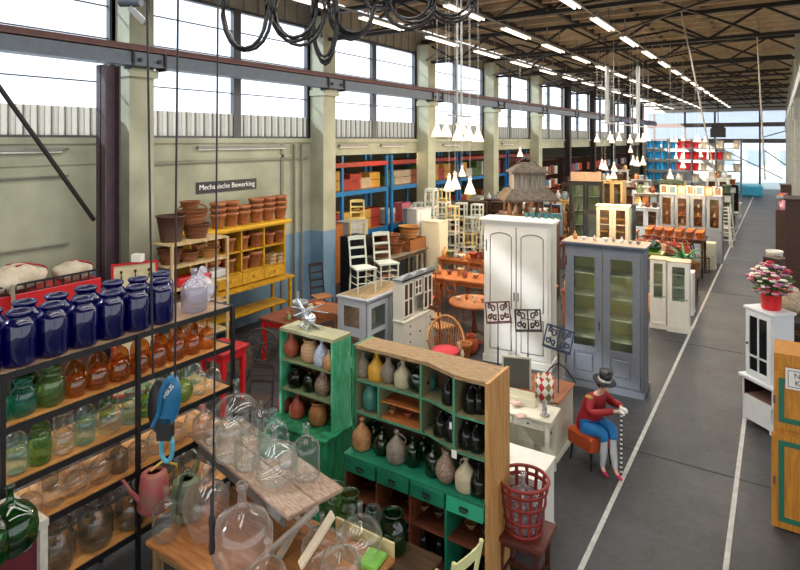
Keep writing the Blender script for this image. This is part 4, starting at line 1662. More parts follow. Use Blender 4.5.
# red stool, treadle wheel, red table and things on it
REDM = mat('#d01c22', .4, var=.1, name='signal_red')
RS = mat('#b3202a', .45, var=.2, name='dull_red')
x, y = G(232, 322, .95)
put('rstool', table('red_stool', .55, .55, .95, RS, REDM, .04, .07, apron=.12), (-6.9, 5.75, 0), .1, 'red stool standing behind the right end of the rack', 'stool')
x, y = G(262, 345, .5)
r = empty('treadle_wheel', (-7.15, 6.75, 0), math.radians(35), 'cast iron treadle wheel on a stand behind the rack', 'wheel')
r.scale = (.78,) * 3
IRON = mat('#4a4136', .55, .4, .3, 6, name='cast_iron')
m = MB()
m.tube([(.34 * math.cos(a), 0, .8 + .34 * math.sin(a)) for a in [2 * PI * i / 28 for i in range(28)]], .022, 8, closed=True)
for k in range(6):
    a = k * PI / 3
    m.tube([(.04 * math.cos(a), 0, .8 + .04 * math.sin(a)), (.2 * math.cos(a + .35), 0, .8 + .2 * math.sin(a + .35)), (.34 * math.cos(a), 0, .8 + .34 * math.sin(a))], .014)
m.cyl((0, -.05, .8), (0, .05, .8), .05)
m.build('wheel', IRON, r)
for sx in (-1, 1):
    MB().tube([(0, .06, .8), (sx * .12, .07, .45), (sx * .3, .07, .1), (sx * .36, .07, 0)], .018).build('leg', IRON, r)
MB().cyl((-.3, .07, .12), (.3, .07, .12), .014).build('stretcher', IRON, r)
put('rtable', table('red_table', 1.5, .75, .78, wood('#8a4a30', '#5c2f1c'), REDM, .04, .08, apron=.1), (-7.55, 8.15, 0), PI / 2, 'red-legged table with brown top behind the toy helicopter', 'table')
put('lbchair', chair('ladder_back_chair', mat('#2b2320', .5, name='dark_brown_wood'), wicker('#b07a4a', '#7d4f2a'), h=1.15, slats=4), (-8.75, 10.1, 0), math.radians(70), 'dark ladder-back chair with rush seat against the blue wall', 'chair')
put('dchest', cabinet('drawer_chest', .62, .5, .85, wood('#a8673a', '#7b4522'), doors=1, drawers=2, cornice=.02), (-6.95, 8.35, 0), 0, 'brown wooden chest beside the grey glazed cabinet', 'chest')
put('dchest2', crate('wooden_crate', wood('#8a5a34', '#5e3a1e'), .7, .45, .5, 3), (-7.7, 9.6, 0), .3, 'wooden crate on the floor behind the red-legged table', 'crate')
for i, (x, y, M, lab) in enumerate(((-7.4, 7.7, TERRA, 'terracotta bowl on the red-legged table'), (-7.7, 8.3, J_DRED, 'dark red bowl on the red-legged table'))):
    vessel('bowl', M, x, y, .782, .1, lab, 'bowl')
put('junk1', crate('wooden_crate', wood('#7a6a58', '#4e4236'), .6, .4, .35, 2), (-8.05, 6.9, 0), .3, 'grey-brown crate between the treadle wheel and the hutch', 'crate')
put('junk2', crate('wooden_crate', wood('#9a4a3a', '#6b2a22'), .55, .4, .3, 2), (-5.7, 7.1, 0), .3, 'reddish crate on the floor left of the narrow green shelf', 'crate')
o = MB().bevbox(-.45, .45, -.35, .35, 0, .03, .01).build('rug', mat('#a82c34', .9, scale=9, h2='#cdb9a8', name='red_patterned_rug'), None, (-5.6, 5.9, .001), .3)
tag(o, 'folded red patterned rug on the floor behind the plank table', 'rug')
# row of cast iron chairs tangle near the stool
for i, (x, y, a) in enumerate(((-6.0, 5.55, .4), (-5.4, 6.5, 2.4), (-6.35, 7.6, 1.2))):
    put('blkchair', chair('wooden_chair', mat('#3a2c24', .55, name='old_dark_wood'), h=.85, slats=2), (x, y, 0), a, ('dark low chair beside the red stool', 'dark low chair behind the globe demijohn', 'dark low chair between the treadle wheel and red-legged table')[i], 'chair')

# ================================================================ middle: grey glazed cabinet, white chairs, dolls-house hutch
GRYC = mat('#bdc2c8', .5, var=.12, name='light_grey_cabinet')
r = empty('glazed_sideboard', (-6.28, 8.72, 0), PI / 2, 'long light grey sideboard with glazed doors carrying two chairs', 'sideboard')
w_, d_, h_ = 1.3, .62, 1.2
m = MB()
m.box(-w_ / 2 - .03, w_ / 2 + .03, -d_ / 2 - .005, d_ / 2, 0, .1).box(-w_ / 2 - .03, w_ / 2 + .03, -d_ / 2 - .005, d_ / 2, h_ - .04, h_)
for x in (-w_ / 2, 0, w_ / 2):
    m.box(x - .02, x + .02, -d_ / 2, d_ / 2, .1, h_ - .04)
for x in (-w_ / 2 - .027, w_ / 2 + .0005):
    m.box(x, x + .025, -d_ / 2, -d_ / 2 + .1, .1, h_ - .04)
    m.box(x, x + .025, d_ / 2 - .1, d_ / 2, .1, h_ - .04)
m.box(-w_ / 2 - .022, -w_ / 2 - .0205, -d_ / 2 + .1, d_ / 2 - .1, .1, h_ - .04)
m.build('body', GRYC, r)
for za in (.2, .72):
    m = MB().box(-w_ / 2 - .026, -w_ / 2 - .0225, -.17, .17, za, za + .36)
    m.build('side_window', mat('#8f7a66', .15, scale=3, h2='#4c4038', name='dim_glass'), r)
MB().bevbox(-w_ / 2 - .05, w_ / 2 + .05, -d_ / 2 - .05, d_ / 2 + .03, h_, h_ + .04, .01).build('top', GRYC, r)
MB().box(-w_ / 2 + .02, w_ / 2 - .02, -d_ / 2 + .01, d_ / 2 - .01, h_ + .04, h_ + .046).build('top_inlay', wood('#bfa57c', '#94784e'), r)
MB().box(-w_ / 2, w_ / 2, d_ / 2 - .01, d_ / 2, .1, h_).build('back_panel', GRYC, r)
MB().box(-w_ / 2, w_ / 2, -d_ / 2 + .03, d_ / 2 - .01, .62, .64).build('shelf', GRYC, r)
for k in range(2):
    xa = -w_ / 2 + .02 + k * .65
    m = MB()
    framed_panel(m, xa, xa + .61, .12, h_ - .05, -d_ / 2, .09)
    m.box(xa + .09, xa + .52, -d_ / 2 - .02, -d_ / 2, .6, .68)
    d1 = m.build('door', GRYC, r)
    MB().box(xa + .09, xa + .52, -d_ / 2 - .01, -d_ / 2 - .006, .2, h_ - .14).build('pane', PANE, d1)
for i, (yy, zz) in enumerate(((8.35, .642), (8.6, .642), (8.95, .642), (9.2, .642), (8.4, .102), (8.9, .102))):
    vessel('wide_jar', mat('#d9c7ae', .5, name='cream_crockery') if i % 2 else TERRA, -6.25, yy, zz, .28, '%s pot inside the grey sideboard, %s from the left %s' % ('cream' if i % 2 else 'reddish', ORD[i % 4], 'above' if i < 4 else 'below'), 'pot', 'pots inside the grey sideboard', wide=.7)
CHW = mat('#cdd3c4', .5, var=.1, name='chalky_green_white')
put('wchair', chair('slat_chair', CHW, h=.98, w=.4, d=.38, slats=3), (-6.34, 8.45, 1.247), math.radians(62), 'chalk white chair, left of two standing on the grey sideboard', 'chair')
put('wchair', None, (-6.24, 9.05, 1.247), math.radians(58), 'chalk white chair, right of two standing on the grey sideboard', 'chair')

r = empty('dresser', (-5.64, 9.1, 0), PI / 2, 'small white dresser with grey scalloped top and little glazed doors', 'dresser')
HM = mat('#e4dfcf', .5, var=.05, name='ivory_paint')
m = MB()
w_, h_ = 1.05, 1.5
m.box(-w_ / 2, -w_ / 2 + .03, -.14, .2, .78, h_).box(w_ / 2 - .03, w_ / 2, -.14, .2, .78, h_)
m.box(-w_ / 2 - .004, w_ / 2 + .004, -.204, .196, 0, .78).box(-w_ / 2 + .03, w_ / 2 - .03, -.14, .18, h_ - .03, h_ - .001)
m.box(-w_ / 2 + .03, w_ / 2 - .03, .18, .198, .78, h_ - .001)
m.build('body', HM, r)
MB().box(-w_ / 2 - .03, w_ / 2 + .03, -.24, .2, .78, .8).build('counter', HM, r)
m = MB()
pr = [(-w_ / 2 - .04, h_)] + [(-w_ / 2 - .04 + (w_ + .08) * t / 24, h_ + .05 + .06 * abs(math.sin(t / 24 * PI * 3))) for t in range(25)] + [(w_ / 2 + .04, h_)]
vs = [(x, -.2, z) for x, z in pr] + [(x, -.17, z) for x, z in pr]
n = len(pr)
m.add(vs, [tuple(range(n)), tuple(range(2 * n - 1, n - 1, -1))] + [(k, n + k, n + (k + 1) % n, (k + 1) % n) for k in range(n)])
m.box(-w_ / 2 - .04, w_ / 2 + .04, -.2, .2, h_, h_ + .03)
m.build('scalloped_top', mat('#8c9090', .5, name='slate_grey_paint'), r)
DKP = mat('#3f2c22', .3, name='dark_pane_backing')
for k, (xa, xb, za, zb) in enumerate(((-.5, -.18, .84, 1.46), (-.13, .13, 1.16, 1.46), (.18, .5, .84, 1.46))):
    m = MB()
    framed_panel(m, xa, xb, za, zb, -.14, .03)
    m.box((xa + xb) / 2 - .018, (xa + xb) / 2 + .018, -.16, -.14, za, zb)
    m.box(xa, xb, -.155, -.14, (za + zb) / 2 - .012, (za + zb) / 2 + .012)
    d1 = m.build('door', HM, r)
    MB().box(xa + .02, xb - .02, -.145, -.141, za + .02, zb - .02).build('pane', DKP, d1)
for k in range(2):
    for j in range(3):
        d1 = MB().box(-.49 + .7 * k, -.21 + .7 * k, -.22, -.2, .75 - .14 * (j + 1), .74 - .14 * j).build('drawer', HM, r)
        MB().ball((-.35 + .7 * k, -.23, .68 - .14 * j), .018, 8, 6).build('knob', BLACK, d1)
MB().ball((0, -.215, .5), .02, 8, 6).build('knob', BLACK, r)

r.scale = (1, .6, 1)
# wicker armchair
r = empty('wicker_armchair', (-4.72, 8.62, 0), math.radians(28), 'honey wicker armchair with a red seat cushion', 'armchair')
WCH = wicker('#c98a48', '#80501f')
m = MB()
for j in range(23):
    a = PI * (-.08) + PI * 1.16 * j / 22
    top = .62 + .33 * max(0, math.sin(a)) ** 1.2
    m.cyl((.24 * math.cos(a), .22 * math.sin(a), .38), (.31 * math.cos(a), .28 * math.sin(a), top), .007, n=5)
m.build('back_weave', WCH, r)
m = MB()
m.tube([(.31 * math.cos(a), .28 * math.sin(a), .62 + .33 * max(0, math.sin(a)) ** 1.2) for a in [PI * (-.08) + PI * 1.16 * j / 22 for j in range(23)]], .02, 7)
m.build('rim', WCH, r)
MB().lathe([(0, .36), (.25, .36), (.27, .38), (.25, .4), (0, .4)], 22).build('seat', WCH, r)
MB().lathe([(0, .40), (.2, .40), (.235, .43), (.22, .47), (0, .485)], 22).build('cushion', mat('#d8404a', .8, var=.1, name='red_cushion'), r)
for a in (.8, 2.3, 3.9, 5.5):
    MB().cyl((.2 * math.cos(a), .2 * math.sin(a), .37), (.24 * math.cos(a), .24 * math.sin(a), 0), .015, n=8).build('leg', WCH, r)

# ================================================================ white wardrobe and grey display cupboard
r = empty('wardrobe', (-3.92, 9.95, 0), math.radians(6), 'tall white wardrobe with two arched panel doors', 'wardrobe')
WW, WD, WH = 1.2, .46, 2.5
m = MB().box(-WW / 2, WW / 2, -WD / 2, WD / 2, .1, WH)
m.box(-WW / 2 - .02, WW / 2 + .02, -WD / 2 - .02, WD / 2, 0, .12)
m.build('body', WHITE, r)
m = MB().box(-WW / 2 - .03, WW / 2 + .03, -WD / 2 - .03, WD / 2, WH, WH + .04).bevbox(-WW / 2 - .07, WW / 2 + .07, -WD / 2 - .07, WD / 2 + .02, WH + .04, WH + .09, .015)
m.build('cornice', WHITE, r)


def arch_panel(m, x0, x1, z0, z1, y, arch, w=.018):
    pts = [(x0, y, z0), (x0, y, z1 - arch)]
    for j in range(1, 12):
        t = j / 12
        pts.append((x0 + (x1 - x0) * t, y, z1 - arch + arch * math.sin(PI * t) ** .6))
    pts += [(x1, y, z1 - arch), (x1, y, z0)]
    m.tube(pts, w / 2, 5, closed=True)


for k in range(2):
    xa = -.56 + .565 * k
    m = MB()
    m.box(xa, xa + .55, -WD / 2 - .018, -WD / 2, .16, WH - .05)
    m.box(xa + .1, xa + .45, -WD / 2 - .024, -WD / 2 - .018, .28, .84)
    d1 = m.build('door', WHITE, r)
    m = MB()
    arch_panel(m, xa + .08, xa + .47, 1.0, 2.34, -WD / 2 - .02, .07)
    arch_panel(m, xa + .08, xa + .47, .26, .86, -WD / 2 - .02, 0.001)
    m.build('moulding', mat('#77746a', .6, name='antique_moulding'), d1)
    if k == 0:
        MB().box(xa + .55, xa + .565, -WD / 2 - .02, -WD / 2 - .001, .16, WH - .05).build('gap_shade_strip', mat('#3b3833', .8, name='gap_shade'), r)  # dark strip laid in for the shade between the doors
    MB().box(xa + (.515 if k == 0 else .02), xa + (.53 if k == 0 else .035), -WD / 2 - .03, -WD / 2 - .018, 1.15, 1.3).build('lock_plate', STEEL, d1)
m = MB().box(-.56, -.545, -WD / 2 - .028, -WD / 2 - .01, 2.0, 2.2)
m.build('hinge', STEEL, r)

for i in range(11):
    o = vessel('bowl', glass('#3fc0c8', '#0f7f8c', .25, .5, 'turquoise_glass'), -3.82 + .058 * i, 10.02 + .008 * i + (.08 if i % 2 else 0), 2.592, .09, 'small turquoise glass bowl, %s from the left on the wardrobe' % ORD[i], 'bowl', 'turquoise bowls on the white wardrobe', wide=.42)

r = empty('display_cupboard', (-2.37, 9.79, 0), math.radians(2), 'grey-blue cupboard with two tall glazed doors beside the aisle', 'cupboard')
GW, GD, GH = 1.2, .55, 2.26
CI = mat('#fdf0aa', .6, var=.08, name='olive_cream_interior')
m = MB()
m.box(-GW / 2, -GW / 2 + .03, -GD / 2, GD / 2, 0, GH).box(GW / 2 - .03, GW / 2, -GD / 2, GD / 2, 0, GH)
m.box(-GW / 2, GW / 2, -GD / 2, GD / 2, GH - .03, GH).box(-GW / 2, GW / 2, -GD / 2, GD / 2, .06, .12)
m.box(-GW / 2 - .02, GW / 2 + .02, -GD / 2 - .03, GD / 2, 0, .09)
m.build('body', GREYB, r)
for xx in (GW / 2,):
    m = MB().box(xx, xx + .008, -.2, -.14, .12, GH - .05).box(xx, xx + .008, .14, .2, .12, GH - .05).box(xx, xx + .008, -.14, .14, .12, .2).box(xx, xx + .008, -.14, .14, GH - .14, GH - .05)
    m.build('side_frame', GREYB, r)
m = MB()
m.box(-GW / 2 - .02, GW / 2 + .02, -GD / 2 - .02, GD / 2, GH, GH + .04).bevbox(-GW / 2 - .06, GW / 2 + .06, -GD / 2 - .06, GD / 2 + .02, GH + .04, GH + .08, .012)
m.build('cornice', mat('#59606c', .5, name='dark_slate_cornice'), r)
MB().box(-GW / 2 - .05, GW / 2 + .05, -GD / 2 - .05, GD / 2 + .01, GH + .08, GH + .083).build('top_board', wood('#d0b89c', '#a88e70'), r)
MB().box(-GW / 2 + .03, GW / 2 - .03, GD / 2 - .02, GD / 2 - .005, .12, GH - .03).build('back_panel', CI, r)
for z in (.78, 1.12, 1.46, 1.82):
    MB().box(-GW / 2 + .03, GW / 2 - .03, -GD / 2 + .06, GD / 2 - .02, z, z + .018).build('shelf', mat('#f8f0c8', .6, var=.05, name='cream_shelf'), r)
for k in range(2):
    xa = -.565 + .57 * k
    m = MB()
    framed_panel(m, xa, xa + .56, .13, GH - .03, -GD / 2, .115, .026)
    m.box(xa + .115, xa + .445, -GD / 2 - .012, -GD / 2, .2, .58)
    m.box(xa + .115, xa + .445, -GD / 2 - .026, -GD / 2, .58, .68)
    m.bevbox(xa + .15, xa + .41, -GD / 2 - .024, -GD / 2 - .012, .27, .54, .01)
    d1 = m.build('door', GREYB, r)
    MB().box(xa + .115, xa + .445, -GD / 2 - .012, -GD / 2 - .008, .68, GH - .14).build('pane', PANE, d1)
    if k == 0:
        MB().box(xa + .51, xa + .525, -GD / 2 - .035, -GD / 2 - .02, .95, 1.1).build('lock_plate', STEEL, d1)
        MB().box(xa - .02, xa, -GD / 2 - .03, -GD / 2 - .01, 1.95, 2.1).box(xa - .02, xa, -GD / 2 - .03, -GD / 2 - .01, .35, .5).build('hinge', BLACK, d1)
# things on the cupboard's top
for i, (dx, M, kd, h, n_) in enumerate(((-.5, mat('#c98c4a', .5), 'vase', .13, 'amber vase'), (-.35, WHITE, 'bowl', .05, 'white bowl'), (-.18, mat('#d9c9b0', .5), 'vase', .09, 'sand vase'), (.0, WHITE, 'bowl', .06, 'white bowl'),
                                  (.12, mat('#8e8f88', .5), 'vase', .08, 'grey vase'), (.25, WHITE, 'vase', .1, 'white vase'), (.38, mat('#b9b0a0', .5), 'bowl', .05, 'stone bowl'), (.5, mat('#6f7a6c', .4), 'bowl', .045, 'green bowl'))):
    vessel(kd, M, -2.37 + dx, 9.75, 2.345, h, 'small %s, %s from the left on the grey-blue cupboard' % (n_, ORD[i]), 'vase' if kd == 'vase' else 'bowl', 'small things on the grey-blue cupboard')

# ================================================================ music stands
def mk_music(M, H=1.4, tilt=-.3, roll=0):
    def f():
        r = empty('music_stand')
        m = MB()
        m.tube([(0, 0, .1), (0, 0, H * .68)], .012, 8).tube([(0, 0, H * .64), (0, 0, H - .08)], .007, 8)
        m.build('pole', BLACK, r)
        for k in range(3):
            a = k * 2 * PI / 3 + .5
            MB().tube([(0, 0, .3), (.12 * math.cos(a), .12 * math.sin(a), .2), (.25 * math.cos(a), .25 * math.sin(a), 0.008)], .009, 6).build('leg', BLACK, r)
        T = Matrix.Translation((0, 0, H)) @ Matrix.Rotation(roll, 4, 'Y') @ Matrix.Rotation(tilt, 4, 'X') @ Matrix.Diagonal((.74, 1, .86, 1))
        m = MB()
        m.box(-.25, .25, -.006, .006, -.17, -.145, T).box(-.25, .25, -.006, .006, .145, .17, T)
        m.box(-.25, -.225, -.006, .006, -.145, .145, T).box(.225, .25, -.006, .006, -.145, .145, T)
        m.box(-.012, .012, -.006, .006, -.145, .145, T).box(-.25, .25, -.05, .006, -.185, -.172, T)
        for s in (-1, 1):
            for (cx, cz, r0, a0) in ((.1, .06, .06, 0), (.17, -.06, .05, 2), (.07, -.08, .045, 4), (.17, .1, .04, 1)):
                pts = []
                for j in range(16):
                    a = a0 + j * .5
                    q = r0 * (1 - j / 22)
                    pts.append(T @ Vector((s * (cx + q * math.cos(a)), 0, cz + q * math.sin(a))))
                m.tube(pts, .011, 5)
        m.build('desk', M, r)
        return r
    return f


def by_u(u, Z, v):
    return D(u, v, Z)


p = D(498, 312, 8.3)
put('ms1', mk_music(mat('#5e2a24', .4, name='brown_red_metal'), p.z), (p.x, p.y, 0), YAW + .15, 'music stand with reddish brown scrollwork desk', 'music stand')
p = D(528, 320, 8.1)
put('ms2', mk_music(mat('#1f1e1c', .4, name='black_metal'), p.z), (p.x, p.y, 0), YAW, 'music stand with black scrollwork desk, middle of three', 'music stand')
x, y = G(560, 386, .76)
p = D(553, 336, 7.6)
put('ms3', mk_music(mat('#23324a', .4, name='blue_black_metal'), .62, -.5, .25), (x - .02, y, .761), YAW - .25, 'blue-black music stand standing on the brown-topped cream cabinet', 'music stand')

# ================================================================ cream cabinet, desk, lamp, slate
put('creamcab', cabinet('low_cabinet', .62, .66, .72, CREAM, doors=1, cornice=.035, top=wood('#a5673c', '#7c4522', 'y')), (-2.62, 7.42, 0), 0, 'cream low cabinet with brown top behind the harlequin lamp', 'cabinet')
DESK = mat('#e0dbc6', .5, var=.06, name='ivory_desk')
put('desk', table('writing_desk', .95, .42, .75, DESK, DESK, .03, .05, drawers=2, apron=.12, stretch=True), (-2.68, 6.72, 0), math.radians(3), 'ivory writing desk with a drawer beside the red basket', 'desk')
r = empty('drawer_insert', (-2.68, 6.84, .751), math.radians(3), 'shallow cream tray at the back of the ivory desk', 'tray')
m = MB().box(-.4, .2, -.09, .09, 0, .012).box(-.4, .2, -.09, -.08, .012, .09).box(-.4, .2, .08, .09, .012, .11).box(-.4, -.39, -.08, .08, .012, .1).box(.19, .2, -.08, .08, .012, .1)
m.build('tray_body', CREAM, r)
PK = mat('#e0a08a', .4, h2='#c8c0b0', scale=30, name='pink_shell')
for i, (u, v) in enumerate(((516, 405), (521, 417))):
    x, y = G(u, v, .77)
    o = MB().ball((0, 0, .03), .055, 12, 8, 1.4, .9, .5, .15, random.Random(i)).build('shell', PK, None, (x, min(y, 6.7) if i else y, .765 if i == 0 else .752), i)
    tag(o, ('pink shell in the tray at the back of the ivory desk', 'pink shell lying on the ivory desk')[i], 'shell')
put('whitecab', cabinet('low_cabinet', .95, .5, .72, WHITE, doors=2, cornice=.02), (-2.42, 5.62, 0), 0, 'low white cabinet behind the red basket', 'cabinet')


def harlequin():
    m = bpy.data.materials.new('harlequin_lozenges')
    m.use_nodes = True
    nt = m.node_tree
    p = nt.nodes['Principled BSDF']
    L = nt.links.new
    tc = nt.nodes.new('ShaderNodeTexCoord')
    sp = nt.nodes.new('ShaderNodeSeparateXYZ')
    L(tc.outputs['Object'], sp.inputs[0])
    at = nt.nodes.new('ShaderNodeMath')
    at.operation = 'ARCTAN2'
    L(sp.outputs[1], at.inputs[0])
    L(sp.outputs[0], at.inputs[1])
    a = nt.nodes.new('ShaderNodeMath')
    a.operation = 'MULTIPLY'
    a.inputs[1].default_value = 8 / (2 * PI)
    L(at.outputs[0], a.inputs[0])
    b = nt.nodes.new('ShaderNodeMath')
    b.operation = 'MULTIPLY'
    b.inputs[1].default_value = 9.0
    L(sp.outputs[2], b.inputs[0])
    s1 = nt.nodes.new('ShaderNodeMath')
    s1.operation = 'ADD'
    s2 = nt.nodes.new('ShaderNodeMath')
    s2.operation = 'SUBTRACT'
    for s_ in (s1, s2):
        L(a.outputs[0], s_.inputs[0])
        L(b.outputs[0], s_.inputs[1])
    cb = nt.nodes.new('ShaderNodeCombineXYZ')
    L(s1.outputs[0], cb.inputs[0])
    L(s2.outputs[0], cb.inputs[1])
    ck = nt.nodes.new('ShaderNodeTexChecker')
    ck.inputs['Scale'].default_value = 1
    L(cb.outputs[0], ck.inputs[0])
    ck2 = nt.nodes.new('ShaderNodeTexChecker')
    ck2.inputs['Scale'].default_value = .5
    L(cb.outputs[0], ck2.inputs[0])
    ck2.inputs[1].default_value = (*rgb('#c22a3a'), 1)
    ck2.inputs[2].default_value = (*rgb('#8a7a3a'), 1)
    ck.inputs[2].default_value = (*rgb('#e8e2d4'), 1)
    L(ck2.outputs[0], ck.inputs[1])
    L(ck.outputs[0], p.inputs['Base Color'])
    p.inputs['Roughness'].default_value = .6
    return m


x, y = G(539, 413, .76)
r = empty('table_lamp', (-2.32, 6.66, .751), 0, 'table lamp with harlequin diamond shade and striped foot on the desk', 'lamp')
m = MB().lathe([(0, 0), (.055, 0), (.055, .015), (.03, .03), (.028, .22), (.01, .23)], 16)
m.build('lamp_foot', mat('#2b2b2b', .4, scale=1, h2='#e6e2d8', stretch=(30, 1, 30), name='black_white_check'), r)
o = MB().lathe([(.105, 0), (.11, 0), (.105, .27), (.10, .27), (.105, 0)], 28).build('lamp_shade', harlequin(), r)
o.location = (0, 0, .2)
x, y = G(516, 376, 1.0)
r = empty('framed_slate', (-3.08, 7.35, 0), math.radians(14), 'dark slate board in a narrow pale frame behind the desk', 'slate')
SL = mat('#5c5f58', .6, var=.1, name='slate_green_grey')
p1 = D(502, 356, 7.6)
p2 = D(531, 354, 7.6)
hw = (p2 - p1).length / 2
m = MB()
zt = p1.z
r.location = ((p1.x + p2.x) / 2, (p1.y + p2.y) / 2, 0)
r.rotation_euler.z = YAW * .6
framed_panel(m, -hw, hw, .2, zt, 0, .025)
m.build('frame', mat('#cfcbb6', .5, name='pale_frame'), r)
MB().box(-hw + .01, hw - .01, -.01, -.002, .21, zt - .01).build('slate', SL, r)
for s in (-1, 1):
    MB().bar((s * hw * .8, .02, 0), (s * hw * .6, .0, .5), .03).build('leg', mat('#cfcbb6', .5, name='pale_frame'), r)

# ================================================================ red basket with glass balloon on a brown stool
put('brstool', table('wooden_stool', .46, .44, .5, wood('#6b2f1e', '#45190f'), wood('#5a281a', '#3a170f', 'z'), .04, .05, apron=.06, stretch=True), (-1.92, 4.98, 0), math.radians(2), 'dark red-brown stool under the red basket', 'stool')
r = empty('lattice_basket', (-1.93, 4.98, .501), 0, 'red lattice basket holding a glass balloon on the brown stool', 'basket')
RB = mat('#8e2a22', .6, 0, .3, 8, name='red_brown_lattice')
m = MB()
n = 14
for k in range(n):
    a = 2 * PI * k / n
    q0, q1 = .155, .215
    M_ = Matrix.Rotation(a, 4, 'Z')
    m.add([(q0, -.016, 0), (q0, .016, 0), (q1, .016, .46), (q1, -.016, .46), (q0 + .008, -.016, 0), (q0 + .008, .016, 0), (q1 + .008, .016, .46), (q1 + .008, -.016, .46)],
          [(0, 1, 2, 3), (7, 6, 5, 4), (0, 3, 7, 4), (1, 5, 6, 2)], M_)
for z in (.0, .12, .25):
    q = .155 + .06 * z / .46
    m.lathe([(q + .008, z), (q + .016, z), (q + .018, z + .03), (q + .01, z + .03)], 28)
m.build('lattice', RB, r)
MB().tube([(.222 * math.cos(a), .222 * math.sin(a), .45) for a in [2 * PI * i / 32 for i in range(32)]], .016, 8, closed=True).lathe([(.211, .37), (.219, .37), (.222, .40), (.214, .40), (.211, .37)], 28).build('rim', RB, r)
vessel('demijohn', G_MILK, -1.93, 4.98, .515, .50, 'clear glass balloon sitting inside the red lattice basket', 'demijohn', wide=.88)

# ================================================================ seated figure in red coat
ORC = mat('#b5481c', .45, var=.2, name='orange_brown_vinyl')
r = empty('cocktail_stool', (-1.97, 7.34, 0), math.radians(62), 'orange-brown padded stool with black tapered legs under the figure', 'stool')
MB().bevbox(-.2, .2, -.2, .2, .22, .4, .02).build('padded_seat', ORC, r)
for sx in (-1, 1):
    for sy in (-1, 1):
        MB().cyl((sx * .15, sy * .15, .23), (sx * .17, sy * .17, 0), .018, .01, 8).build('leg', BLACK, r)


def skin_mesh(name, M, pts, edges, parent=None, sub=2):
    me = bpy.data.meshes.new(name)
    me.from_pydata([p[:3] for p in pts], edges, [])
    o = bpy.data.objects.new(name, me)
    COL.objects.link(o)
    sk = o.modifiers.new('skin', 'SKIN')
    for i, p in enumerate(pts):
        q = p[3] if len(p) > 3 else .05
        qq = p[4] if len(p) > 4 else q
        me.skin_vertices[0].data[i].radius = (q, qq)
        me.skin_vertices[0].data[i].use_root = (i == 0)
    sk.use_smooth_shade = True
    ss = o.modifiers.new('sub', 'SUBSURF')
    ss.levels = ss.render_levels = sub
    me.materials.append(M)
    if parent:
        o.parent = parent
    return o


# local frame: figure faces +x, y to its left; scaled by .86
FG = empty('person', (-1.97, 7.34, 0), math.radians(-22), 'seated figure in red coat, blue breeches and top hat, leaning on a cane', 'person')
SKN = mat('#caa58a', .5, var=.06, name='painted_skin')
pts = [(-.02, 0, .47, .09, .10), (.0, 0, .6, .07, .085), (.05, 0, .73, .07, .095), (.10, 0, .84, .06, .09), (.135, 0, .9, .035), (.16, 0, .945, .032), (.185, 0, 1.0, .06, .055), (.195, 0, 1.055, .062, .058),
       # arms: left(+y) 8..12, right 13..17
       (.10, .13, .835, .042), (.17, .20, .74, .034), (.30, .13, .79, .027), (.40, .055, .81, .02), (.43, .03, .80, .02),
       (.10, -.13, .835, .042), (.16, -.21, .72, .034), (.29, -.14, .755, .027), (.395, -.045, .785, .02), (.43, -.015, .785, .02),
       # legs: left 18..21, right 22..25
       (.05, .075, .45, .07), (.27, .06, .50, .045), (.33, -.01, .28, .038), (.40, -.06, .09, .024), (.46, -.08, .05, .02),
       (.05, -.075, .45, .07), (.25, -.07, .46, .045), (.25, -.08, .24, .038), (.24, -.09, .07, .024), (.30, -.12, .03, .02)]
edges = [(0, 1), (1, 2), (2, 3), (3, 4), (4, 5), (5, 6), (6, 7), (3, 8), (8, 9), (9, 10), (10, 11), (11, 12), (3, 13), (13, 14), (14, 15), (15, 16), (16, 17),
         (0, 18), (18, 19), (19, 20), (20, 21), (21, 22), (0, 23), (23, 24), (24, 25), (25, 26), (26, 27)]
skin_mesh('body', SKN, pts, edges, FG)
RC = mat('#98101a', .6, var=.18, name='red_cloth')
cp = [(-.04, 0, .45, .14, .16), (.0, 0, .58, .125, .15), (.05, 0, .72, .12, .155), (.10, 0, .83, .095, .13), (.13, 0, .89, .06),
      (.10, .14, .835, .062), (.17, .21, .74, .054), (.30, .135, .79, .045), (.385, .066, .81, .04),
      (.10, -.14, .835, .062), (.16, -.22, .72, .054), (.29, -.145, .755, .045), (.38, -.055, .785, .04),
      (-.12, .06, .36, .05), (-.12, -.08, .34, .05)]
ce = [(0, 1), (1, 2), (2, 3), (3, 4), (3, 5), (5, 6), (6, 7), (7, 8), (3, 9), (9, 10), (10, 11), (11, 12), (0, 13), (0, 14)]
skin_mesh('coat', RC, cp, ce, FG)
BL = mat('#1878b8', .6, var=.15, name='blue_cloth')
skin_mesh('breeches', BL, [(.0, 0, .47, .12, .13), (.06, .08, .46, .095), (.17, .075, .5, .085), (.275, .06, .51, .07), (.315, .02, .38, .058), (.06, -.08, .45, .095), (.16, -.08, .47, .085), (.255, -.07, .47, .07), (.25, -.08, .35, .058)],
          [(0, 1), (1, 2), (2, 3), (3, 4), (0, 5), (5, 6), (6, 7), (7, 8)], FG)
ST = mat('#b9bcc0', .5, var=.08, name='pale_grey_stocking')
skin_mesh('stocking', ST, [(.297, .035, .42, .045), (.31, .015, .37, .046), (.34, -.015, .25, .048), (.40, -.06, .09, .028)], [(0, 1), (1, 2), (2, 3)], FG)
skin_mesh('stocking', ST, [(.252, -.075, .41, .045), (.25, -.078, .36, .046), (.25, -.08, .24, .048), (.24, -.09, .07, .028)], [(0, 1), (1, 2), (2, 3)], FG)
SH_ = mat('#d02858', .35, name='pink_red_shoe')
skin_mesh('shoe', SH_, [(.39, -.055, .075, .03), (.44, -.07, .055, .028), (.51, -.09, .035, .014)], [(0, 1), (1, 2)], FG)
